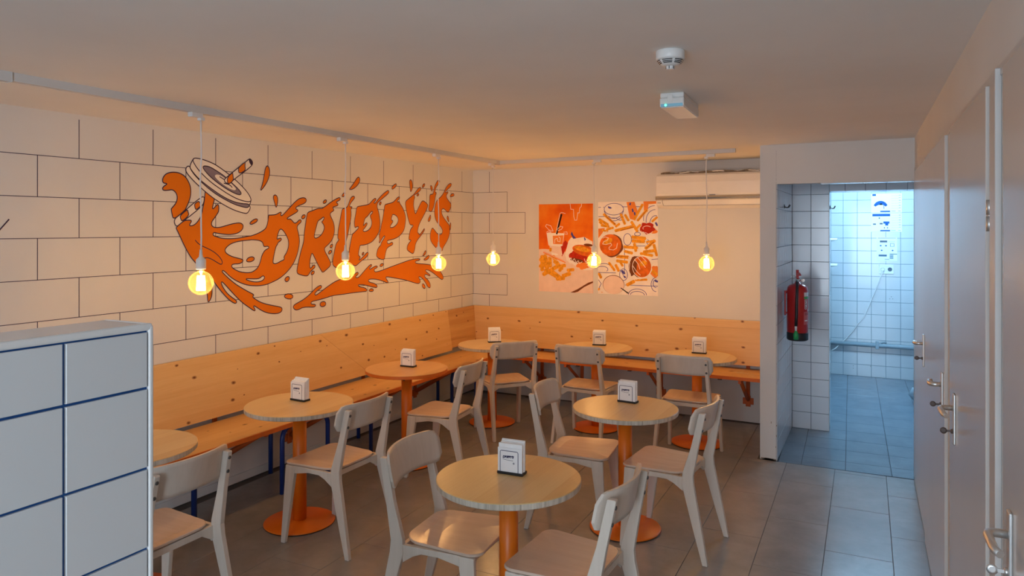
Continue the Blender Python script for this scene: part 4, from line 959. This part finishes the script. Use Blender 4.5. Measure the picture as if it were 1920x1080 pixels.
def make_poster(label, x0, x1, z0, z1, zx0, zx1, zy0, zy1, layers, backm):
    t = thing('food_poster', label, 'poster', ((x0 + x1) / 2, YB, (z0 + z1) / 2))
    w, h = x1 - x0, z1 - z0
    bm = NB(); bx(bm, -w / 2, w / 2, -.003, -.0002, -h / 2, h / 2); OBJ('sheet', bm, backm, t)
    bm = NB(); cnt = [0]
    def f(u, v, y): 
        uu = min(1, max(0, (u - zx0) / (zx1 - zx0))); vv = min(1, max(0, (v - zy0) / (zy1 - zy0)))
        return (-w / 2 + w * uu, y, h / 2 - h * vv)
    for i, (m, pts) in enumerate(layers): poly_layer(bm, pts, -.0031 - i * .000012, PI_[m], f)
    o = OBJ('print', bm, PM, t); fix_front(o, 1, -1)
    return t
A = []
A += [('p_cream', [(55, 590), (605, 590), (605, 1012), (55, 1012)]), ('p_cream', ell(110, 600, 90, 20)), ('p_orange', ell(330, 560, 60, 40, wob=.1)), ('p_red', [(270, 560), (330, 490), (360, 520), (330, 590), (295, 655)])]
A += [('p_brown', [(380, 1010), (450, 975), (560, 905), (605, 890), (605, 905), (520, 950), (455, 1000), (420, 1012)])]
A += [('p_white', [(135, 415), (320, 420), (300, 545), (265, 560), (250, 640), (190, 640), (175, 550), (155, 540)]), ('p_or2', [(200, 445), (312, 440), (300, 530), (205, 528)]), ('p_cream', [(165, 545), (285, 555), (300, 640), (180, 610)])]
A += [('p_black', [(282, 226), (300, 228), (248, 432), (232, 428)])]
for s in ([(220, 520), (222, 480), (248, 470), (250, 500), (275, 505), (278, 470), (262, 455)],): A += [('p_white', q) for q in stroke(s, 5)]
for s in ([(378, 125), (385, 180), (412, 182), (415, 250), (425, 290), (445, 288), (455, 215), (470, 218), (475, 168), (490, 155), (494, 124)], [(205, 400), (180, 345), (135, 330), (125, 350), (160, 385), (200, 400)], [(245, 385), (275, 350), (305, 355), (290, 380), (250, 395)], [(310, 410), (345, 405), (350, 430), (320, 425)], [(135, 408), (160, 395), (185, 410), (150, 415)], [(232, 420), (275, 220), (290, 210), (330, 222)]): A += [('p_white', q) for q in stroke(s, 4.5)]
A += [('p_white', [(330, 620), (360, 500), (390, 460), (430, 470), (520, 455), (600, 500), (605, 640), (600, 780), (520, 785), (430, 740), (340, 690)]), ('p_blue', [(395, 400), (412, 440), (440, 470), (410, 475), (385, 430)]), ('p_blue', [(520, 450), (535, 480), (525, 495), (518, 470)])]
A += [('p_red', ell(470, 655, 105, 55, 24, .25, .08)), ('p_brown', ell(450, 690, 70, 20, 20, .2, .1)), ('p_or2', ell(500, 740, 60, 35, 20, .1, .15)), ('p_bun', ell(520, 590, 122, 52, 26, .22)), ('p_fry', ell(500, 575, 80, 25, 20, .22)), ('p_brown', ell(560, 535, 45, 14, 16, .1))]
for s in ([(385, 660), (400, 700), (420, 670), (440, 710), (460, 690), (470, 720), (500, 700)], [(520, 670), (530, 700), (550, 690), (575, 665)], [(340, 580), (330, 640), (350, 690), (390, 730)]): A += [('p_white', q) for q in stroke(s, 5)]
random.seed(4)
for q in ((70, 680, 150, 780, 40), (90, 650, 90, 800, 38), (120, 640, 145, 760, 40), (170, 660, 175, 760, 36), (200, 650, 260, 740, 38), (120, 790, 260, 860, 46), (100, 840, 270, 740, 40), (180, 800, 290, 880, 46), (250, 760, 330, 740, 36), (270, 800, 300, 740, 32), (300, 850, 380, 820, 40), (240, 880, 320, 870, 36), (350, 790, 415, 780, 32), (60, 760, 120, 700, 34), (215, 700, 300, 780, 34), (175, 600, 178, 570, 26)): A.append(('p_fry', rod(*q)))
for q in ((105, 612, 310, 700, 18), (140, 628, 330, 712, 10)): A.append(('p_or2', rod(*q)))
for s in ([(105, 608), (315, 698)], [(130, 640), (290, 712)]): A += [('p_cream', q) for q in stroke(s, 4)]
make_poster('food poster with drink cup, fries and burger on bright orange backdrop', -3.240, -2.628, 1.129, 2.053, 55, 605, 126, 1010, A, 'p_orange')
B = []
for s in (arc(820, 170, 100, 60, 0, 360, 26), arc(820, 170, 100, 95, 10, 170), arc(820, 190, 95, 100, 20, 150), arc(1230, 270, 110, 130, 170, 270), arc(1235, 290, 90, 110, 170, 270), arc(1240, 330, 60, 90, 170, 280), [(660, 150), (720, 150)], [(905, 148), (1000, 148), (1100, 148)], [(660, 245), (780, 245)], [(930, 540), (930, 830)], [(660, 825), (840, 825)], [(935, 945), (1260, 945)], arc(960, 480, 40, 60, 0, 360, 20), arc(1060, 425, 30, 18, 0, 360, 14), arc(700, 790, 60, 30, 180, 400), arc(720, 770, 70, 40, 180, 330), arc(1060, 1040, 90, 60, 180, 360), arc(1060, 1040, 70, 35, 180, 360), arc(1245, 930, 50, 70, 90, 270), arc(1245, 920, 30, 40, 90, 270), [(1050, 545), (1140, 545)], [(1200, 680), (1262, 672)], [(660, 900), (690, 940), (665, 990)], [(780, 260), (840, 262), (880, 285), (920, 280)], [(760, 140), (800, 160)], [(1160, 480), (1185, 500), (1150, 510), (1165, 530)], [(890, 790), (930, 870)], arc(920, 840, 40, 60, 0, 360, 18)): B += [('p_blue', q) for q in stroke(s, 5.5)]
B += [('p_blue', rod(765, 150, 790, 158, 18)), ('p_blue', rod(905, 800, 930, 830, 22)), ('p_blue', rod(925, 855, 940, 870, 16)), ('p_blue', rod(1235, 890, 1260, 900, 20)), ('p_blue', rod(1240, 310, 1255, 340, 18))]
B += [('p_or2', [(950, 100), (1030, 98), (1060, 190), (1040, 290), (985, 270)]), ('p_or2', [(1120, 96), (1245, 92), (1245, 120), (1170, 125), (1160, 200), (1125, 190)]), ('p_or2', [(660, 370), (730, 365), (700, 420), (660, 470)]), ('p_or2', ell(1235, 800, 45, 60, 16, 0, .1)), ('p_or2', ell(1220, 400, 40, 20, 14)), ('p_white', [(680, 120), (720, 110), (700, 200)])]
for s in ([(990, 110), (985, 130)], [(1010, 170), (1016, 200)], [(1030, 205), (1038, 235)]): B += [('p_blue', q) for q in stroke(s, 16)]
for q in ((715, 220, 835, 330, 26), (668, 275, 760, 330, 28), (690, 335, 770, 350, 26), (892, 220, 935, 325, 26), (935, 228, 972, 290, 24), (835, 392, 1030, 345, 32), (1030, 275, 1112, 125, 26), (1060, 290, 1155, 180, 26), (1000, 300, 1060, 400, 28), (1005, 455, 1140, 470, 34), (1008, 495, 1130, 500, 34), (1140, 572, 1232, 488, 32), (1222, 530, 1252, 640, 28), (1120, 605, 1232, 590, 30), (925, 555, 1060, 565, 30), (930, 600, 1010, 620, 28), (850, 655, 970, 662, 34), (850, 700, 960, 712, 30), (840, 740, 872, 805, 28), (880, 700, 912, 752, 24), (1030, 520, 1045, 600, 28), (1090, 620, 1210, 640, 28), (955, 945, 1030, 902, 34), (1040, 892, 1155, 882, 22), (1190, 780, 1255, 830, 34), (770, 720, 830, 800, 24), (662, 835, 690, 880, 30), (662, 995, 705, 1022, 26), (840, 350, 880, 320, 24), (1205, 300, 1255, 255, 22), (745, 380, 815, 360, 24), (700, 385, 760, 400, 20), (1040, 380, 1090, 330, 22), (1150, 505, 1235, 490, 20), (640 + 30, 300, 730, 350, 20)): B.append(('p_fry', rod(*q)))
for q in ((735, 240, 835, 325, 5), (890, 390, 1025, 352, 5), (1070, 285, 1150, 185, 4), (1150, 565, 1225, 500, 5), (855, 650, 965, 657, 5)): B.append(('p_brown', rod(*q)))
B += [('p_red', ell(1158, 365, 72, 56, 26, 0, .12)), ('p_white', ell(790, 540, 128, 130, 28, 0, .03)), ('p_brown', ell(800, 545, 116, 118, 28, 0, .03)), ('p_bun', ell(785, 540, 112, 112, 30)), ('p_white', ell(1090, 755, 112, 122, 28, 0, .04)), ('p_brown', ell(1080, 750, 108, 108, 28, 0, .05)), ('p_bun', ell(1105, 755, 92, 105, 30)), ('p_brown', ell(1020, 770, 34, 80, 18, .2, .08))]
B += [('p_fry', ell(760, 500, 50, 30, 18, -.5)), ('p_fry', ell(1120, 720, 40, 26, 18, -.4))]
for s in ([(705, 470), (730, 455), (765, 465), (755, 490), (715, 505), (705, 530), (740, 535), (790, 520), (800, 540), (770, 565), (775, 585), (815, 590), (850, 570), (858, 520)], [(1030, 680), (1070, 730), (1085, 780)], [(1060, 660), (1110, 720), (1140, 760)], [(1100, 650), (1150, 700)], [(1010, 740), (1050, 800), (1090, 840)], arc(1105, 755, 95, 108, 0, 360, 26), arc(1155, 365, 40, 22, 150, 330), [(1095, 390), (1100, 430), (1140, 410), (1180, 430), (1210, 400)], [(715, 430), (740, 400), (790, 410), (850, 430)], [(970, 660), (985, 720), (975, 800), (1000, 870), (1060, 885)], [(690, 600), (720, 650), (780, 665)]): B += [('p_white', q) for q in stroke(s, 5.5)]
B += [('p_white', [(700, 845), (840, 850), (935, 920), (935, 1030), (660, 1025), (700, 960)]), ('p_brown', ell(818, 945, 112, 98, 30)), ('p_cream', ell(818, 948, 108, 95, 30)), ('p_black', [(885, 975), (900, 975), (980, 1028), (960, 1030)])]
make_poster('food poster seen from above with two burgers, fries and blue line drawings', -2.573, -1.948, 1.130, 2.066, 655, 1262, 95, 1045, B, 'p_white')

# ------------------------------------------------------------------ the mural (flat paint on the left wall)
def pp(s): 
    v = [float(x) / 1000 for x in s.split(',')]; return list(zip(v[::2], v[1::2]))
def chaikin(P, it=2, closed=True):
    for _ in range(it):
        Q = []; n = len(P)
        if not closed: Q.append(P[0])
        for i in range(n if closed else n - 1):
            a, b = P[i], P[(i + 1) % n]
            Q.append((a[0] * .75 + b[0] * .25, a[1] * .75 + b[1] * .25)); Q.append((a[0] * .25 + b[0] * .75, a[1] * .25 + b[1] * .75))
        if not closed: Q.append(P[-1])
        P = Q
    return P
def fill(bm, loops, x, mi):
    vs = []
    for lp in loops: vs += [bm.verts.new((x, a, b)) for a, b in lp]
    for tri in tessellate_polygon([[Vector((a, b, 0)) for a, b in lp] for lp in loops]):
        try: f = bm.faces.new([vs[i] for i in tri]); f.material_index = mi
        except ValueError: pass
def ribbon(bm, P, w, x, mi, closed=True):
    n = len(P); L_, R_ = [], []
    for i in range(n):
        a = P[(i - 1) % n] if closed or i else P[0]; b = P[(i + 1) % n] if closed or i < n - 1 else P[-1]
        d = Vector((b[0] - a[0], b[1] - a[1])); 
        if d.length < 1e-9: d = Vector((1, 0))
        d.normalize(); m = Vector((-d.y, d.x)) * w / 2
        L_.append(bm.verts.new((x, P[i][0] + m.x, P[i][1] + m.y))); R_.append(bm.verts.new((x, P[i][0] - m.x, P[i][1] - m.y)))
    for i in range(n if closed else n - 1):
        j = (i + 1) % n; f = bm.faces.new((L_[i], L_[j], R_[j], R_[i])); f.material_index = mi
mural = thing('wall_mural', 'orange dripping letters, splash and flying cup lid painted on the left wall', 'mural', (XL, 4.4, 1.7))
SW = .0068
def mural_part(name, loops, label=None, extra=None, it=2):
    bm = NB(); L2 = [chaikin(l, it) for l in loops]
    fill(bm, L2, XL + .0014, 0)
    for l in L2: ribbon(bm, l, SW, XL + .0019, 1)
    for l in (extra or []): ribbon(bm, chaikin(l, it, False), SW * .9, XL + .0019, 1, False)
    o = bpart(name, bm, ['orange_paint', 'navy_paint'], mural); fix_front(o, 0, 1)
    if label: o['label'] = label
    return o
for k, v in MURAL_FILLS.items():
    loops = [pp(s) for s in v]
    if k == 'splash': mural_part('splash', loops, 'orange splash running into the letter D', [pp(MURAL_LINES['fold'])])
    elif k == 'curl': mural_part('splash_curl', loops, 'curled tip of the splash')
    elif k == 'lower': mural_part('lower_splash', loops, 'splash under the lettering')
    else: mural_part('letter', loops, 'apostrophe' if k == "'" else 'letter ' + k[0])
for s in MURAL_DROPS: mural_part('paint_drop', [pp(s)])
bm = NB(); MLm = ['cream_paint', 'navy_paint', 'grey_paint', 'orange_paint']
def lay(key, mi, x, line=True):
    P = chaikin(pp(MURAL_LID[key])); fill(bm, [P], XL + x, mi)
    if line: ribbon(bm, P, SW, XL + x + .0001, 1)
lay('flange', 0, .0022); lay('body', 0, .0024); lay('band', 2, .0026); lay('disc', 0, .0028); lay('grey', 2, .0030); lay('cream', 0, .0032, False)
for k in ('k1', 'k2'): ribbon(bm, chaikin(pp(MURAL_LINES[k]), 2, False), SW, XL + .0033, 1, False)
lid = bpart('cup_lid', bm, MLm, mural); fix_front(lid, 0, 1); lid['label'] = 'flying cup lid'
bm = NB(); lay('straw', 0, .0036); lay('stripe1', 3, .0038); lay('stripe2', 3, .0038); lay('tip', 1, .0038)
st = OBJ('straw', bm, MLm); st.parent = lid; fix_front(st, 0, 1)
bm = NB(); lay('lowstraw', 0, .0010); lay('ls1', 3, .0011); lay('ls2', 3, .0011)
o = bpart('straw', bm, MLm, mural); fix_front(o, 0, 1); o['label'] = 'lower end of the striped straw'
bm = NB(); ribbon(bm, [(2.05, 1.745), (2.083, 1.794), (2.126, 1.847)], SW, XL + .0019, 0, False); o = bpart('brush_mark', bm, 'navy_paint', mural); fix_front(o, 0, 1)

# ------------------------------------------------------------------ fire extinguisher, coat hooks
t = thing('fire_extinguisher', 'red fire extinguisher hanging on the tiled niche wall', 'fire extinguisher', (-.602, 6.225, .892), math.radians(12))
bm = NB(); lathe(bm, [(.078, .058), (.080, .062), (.080, .405), (.076, .428), (.060, .446), (.036, .456), (.020, .460), (.018, .474)], 36); OBJ('cylinder', bm, 'red', t)
bm = NB(); lathe(bm, [(.070, 0), (.080, .006), (.0825, .014), (.0825, .064), (.0805, .066)], 36); OBJ('foot_ring', bm, 'black', t)
bm = NB(); lathe(bm, [(.017, .470), (.017, .500), (.012, .504)], 16); tube(bm, [(.012, 0, .486), (.04, -.012, .486)], .007, 8); OBJ('valve', bm, 'chrome', t)
bm = NB(); bx(bm, -.011, .011, -.055, .02, .500, .507, .002); bx(bm, -.012, .012, -.060, .018, .530, .538, .002, 0, 1, Matrix.Translation((0, 0, .02)) @ Matrix.Rotation(.18, 4, 'X')); bx(bm, -.010, .010, -.012, .016, .500, .570, .002); OBJ('grip', bm, 'red', t)
bm = NB(); tube(bm, [(-.012 + .016 * math.cos(a) - .02, -.02, .512 + .014 * math.sin(a)) for a in [2 * PI * k / 14 for k in range(15)]], .0018, 6); OBJ('safety_pin', bm, 'chrome', t)
bm = NB(); lathe(bm, [(.012, 0), (.013, .008), (.010, .010)], 16, (.042, -.016, .486), 0, 'Y'); OBJ('pressure_gauge', bm, 'chrome', t)
bm = NB(); tube(bm, [(-.004, -.02, .482), (-.010, -.07, .470), (-.012, -.088, .42), (-.016, -.092, .32), (-.018, -.094, .20), (-.022, -.094, .125)], [.0095, .0105, .011, .011, .011, .0115], 12); OBJ('hose', bm, 'black', t)
bm = NB(); lathe(bm, [(.009, .126), (.010, .116), (.008, .085)], 12, (-.022, -.094, 0)); OBJ('nozzle', bm, 'white', t)
bm = NB(); lathe(bm, [(.008, .088), (.014, .074), (.019, .062), (.019, .018)], 14, (-.022, -.094, 0)); OBJ('nozzle_cap', bm, 'green', t)
def wrap(bm, a0, a1, z0, z1, mi, r=.0808):
    prev = None
    for k in range(9):
        a = math.radians(a0 + (a1 - a0) * k / 8); p = [bm.verts.new((r * math.cos(a), r * math.sin(a), z)) for z in (z0, z1)]
        if prev: f = bm.faces.new((prev[0], p[0], p[1], prev[1])); f.material_index = mi
        prev = p
bm = NB()
wrap(bm, -58, 6, .372, .392, 1); wrap(bm, -58, 6, .340, .358, 2); wrap(bm, -58, 6, .360, .371, 0)
wrap(bm, -54, -36, .258, .335, 0, .0809); wrap(bm, -28, 4, .262, .33, 3); wrap(bm, -28, 0, .24, .256, 0, .0810)
wrap(bm, -60, -2, .135, .236, 3); wrap(bm, -55, -30, .162, .170, 0, .0810); wrap(bm, -55, -22, .222, .226, 4, .0810); wrap(bm, -55, -22, .212, .216, 4, .0810); wrap(bm, -5, 30, .24, .39, 0, .0807)
for k, (z0, z1) in enumerate(((.262, .274), (.278, .288), (.293, .304), (.308, .318), (.322, .331))): wrap(bm, -50, -41 - (k % 2) * 3, z0, z1, 4, .0811)
OBJ('label_print', bm, ['white', 'white', 'green', plain('print_pink', (.55, .12, .12), .4), plain('print_dark_red', (.16, .01, .01), .5)], t)
bm = NB(); bx(bm, -.100, -.088, -.012, .012, .20, .40, .002); tube(bm, [(-.09, 0, .38), (-.075, 0, .40)], .008, 8); tube(bm, [(-.09, 0, .22), (-.078, 0, .22)], .008, 8); OBJ('wall_bracket', bm, 'red', t)
def hook(label, loc, rz):
    t = thing('coat_hook', label, 'coat hook', loc, rz)
    bm = NB(); bx(bm, -.012, .012, -.004, 0, -.016, .016, .001); OBJ('back_plate', bm, 'black', t)
    bm = NB()
    for s in (-1, 1): tube(bm, [(0, -.003, -.002), (s * .016, -.018, -.010), (s * .030, -.032, -.008), (s * .036, -.040, .006), (s * .034, -.042, .014)], .0035, 8)
    OBJ('prong', bm, 'black', t)
hook('black double coat hook on the left tiled niche wall', (XP1, 6.33, 1.98), PI / 2)
hook('black double coat hook on the edge of the toilet opening', (-.406, 7.02, 1.985), PI / 2)

# ------------------------------------------------------------------ things in the toilet room
def sheet(label, x0, x1, z0, z1, kind):
    t = thing('notice_sheet', label, 'notice', ((x0 + x1) / 2, YT, (z0 + z1) / 2), 0)
    w, h = (x1 - x0), (z1 - z0)
    bm = NB(); bx(bm, -w / 2, w / 2, -.0022, -.0002, -h / 2, h / 2); OBJ('paper', bm, 'sheet', t)
    bm = NB(); E_ = []
    def r(u0, u1, v0, v1, mi): poly_layer(bm, [(u0, v0), (u1, v0), (u1, v1), (u0, v1)], -.0025, mi, lambda u, v, y: (-w / 2 + w * u, y, h / 2 - h * v))
    if kind == 1:
        r(.04, .16, .02, .12, 0)
        for k in range(9):
            a0 = math.radians(200 + 140 * k / 9); a1 = math.radians(200 + 140 * (k + 1) / 9)
            P = [(.31 + .24 * math.cos(a), .74 + .36 * math.sin(a)) for a in (a0, a1)] + [(.31 + .17 * math.cos(a), .74 + .16 * math.sin(a)) for a in (a1, a0)]
            poly_layer(bm, P, -.0025, 0, lambda u, v, y: (-w / 2 + w * u, y, h / 2 - h * v))
        r(.28, .36, .52, .60, 1); r(.41, .43, .62, .80, 0)
    elif kind == 2:
        r(.04, .62, .03, .16, 0); r(.06, .16, .55, .62, 1); r(.28, .38, .52, .60, 1); r(.40, .60, .44, .56, 0); r(.46, .56, .56, .66, 0); r(.25, .29, .22, .30, 1); r(.42, .45, .74, .82, 1); r(.52, .55, .74, .82, 1)
    if kind in (1, 2):
        r(.30, .62, .90, .97, 0)
        for k in range(6): r(.66, .96 - .06 * (k % 2), .12 + .13 * k, .125 + .13 * k, 1); r(.90, .96, .09 + .13 * k, .11 + .13 * k, 1)
        r(.66, .80, .91, .93, 1); r(.88, .96, .91, .93, 1)
    if kind == 3:
        r(.06, .94, .03, .045, 1); r(.16, .52, .14, .22, 1); r(.58, .90, .18, .19, 1); r(.66, .86, .26, .275, 0); r(.66, .68, .27, .38, 0); r(.84, .86, .27, .38, 0); r(.66, .86, .38, .395, 0)
        for u, v in ((.20, .36), (.46, .36), (.25, .56), (.78, .56)): poly_layer(bm, ell(u, v, .045, .03, 12), -.0025, 0, lambda u, v, y: (-w / 2 + w * u, y, h / 2 - h * v))
        r(.10, .50, .74, .82, 2); r(.64, 1.0, .70, .73, 2)
        for k in range(4): r(.64, .82, .75 + .045 * k, .78 + .045 * k, 2)
        r(.40, .62, .93, .95, 1)
    o = OBJ('print', bm, ['sign_blue', 'sign_grey', plain('print_slate', rgb(60, 92, 120), .6)], t); fix_front(o, 1, -1)
    return t
sheet('upper notice sheet with blue curved drawing on toilet wall', -.105, .222, 1.985, 2.215, 1)
sheet('middle notice sheet with blue header bar on toilet wall', -.105, .222, 1.755, 1.978, 2)
sheet('lower white notice sheet with icons above the toilet socket', -.046, .172, 1.410, 1.690, 3)
t = thing('wall_socket', 'white double wall socket under the toilet notices', 'socket', (.058, YT, 1.307))
bm = NB(); bx(bm, -.080, .080, -.012, -.0002, -.055, .055, .003); OBJ('frame', bm, 'white', t)
for x in (-.038, .038):
    bm = NB(); lathe(bm, [(.024, -.0125), (.024, -.005), (.021, -.004)], 20, (x, 0, 0), 0, 'Y'); OBJ('socket_cup', bm, 'sign_grey' if x > 0 else 'white', t)
t = thing('power_cable', 'white power cable hanging from the toilet socket to the lower left', 'cable', (.02, YT, 1.307))
bm = NB(); lathe(bm, [(.018, -.045), (.021, -.012)], 14, (0, 0, 0), 0, 'Y'); OBJ('plug', bm, 'white', t)
bm = NB(); tube(bm, [(0, -.042, -.008), (-.012, -.045, -.06), (-.05, -.03, -.18), (-.10, -.02, -.31), (-.155, -.016, -.46), (-.20, -.016, -.58), (-.27, -.016, -.67), (-.33, -.016, -.77), (-.40, -.016, -.86), (-.46, -.03, -.92), (-.52, -.06, -.985), (-.565, -.08, -1.01)], .0055, 8); OBJ('cable', bm, 'white', t)
t = thing('wall_pipe', 'grey painted pipe running low along the toilet wall', 'pipe', (.2, YT, .392))
bm = NB(); tube(bm, [(-.75, -.045, 0), (.75, -.045, .004)], .026, 14); OBJ('pipe', bm, 'pipe', t)
bm = NB(); bx(bm, -.258, -.220, -.074, -.0005, -.04, .045, .003); OBJ('pipe_clamp', bm, 'pipe', t)
bm = NB(); tube(bm, [(-.20, -.05, .03), (-.17, -.05, .045), (-.14, -.05, .035)], .01, 8); OBJ('valve_tap', bm, 'pipe', t)
for z, lab in ((1.66, 'upper small white shelf on the toilet side wall'), (1.365, 'lower small white shelf on the toilet side wall')):
    t = thing('soap_shelf', lab, 'shelf', (XT0, 9.1, z))
    bm = NB(); bx(bm, 0, .105, -.09, .09, 0, .022, .004); OBJ('shelf_board', bm, 'white', t)
    bm = NB(); prism(bm, [(0, 0), (.09, 0), (0, -.03)], lambda a, b, h: (a, h, b), -.05, .05); OBJ('support', bm, 'white', t)
t = thing('wash_basin', 'edge of a white wash basin beyond the first door', 'wash basin', (.62, 9.25, .86))
bm = NB(); lathe(bm, [(.06, -.17), (.16, -.12), (.27, -.02), (.295, .0), (.29, .012), (.255, .0), (.15, -.09), (.04, -.11)], 32); OBJ('bowl', bm, 'ceramic', t)
bm = NB(); tube(bm, [(0, 0, -.15), (0, 0, -.24), (.05, .05, -.28), (.10, .16, -.24), (.12, .43, -.24)], .02, 10); OBJ('trap', bm, 'chrome', t)
t = thing('drain_pipe', 'grey bent drain pipe near the toilet floor behind the first door', 'pipe', (.30, 8.35, 0))
bm = NB(); tube(bm, [(.20, .02, .0), (.20, .02, .10), (.15, .01, .155), (.06, 0, .16), (.0, 0, .15), (-.02, 0, .11), (.02, 0, .06), (.10, 0, .045)], .034, 12); OBJ('pipe', bm, 'pipe', t)
bm = NB(); lathe(bm, [(.042, .0), (.042, .03)], 16, (.20, .02, .0)); OBJ('collar', bm, 'pipe', t)
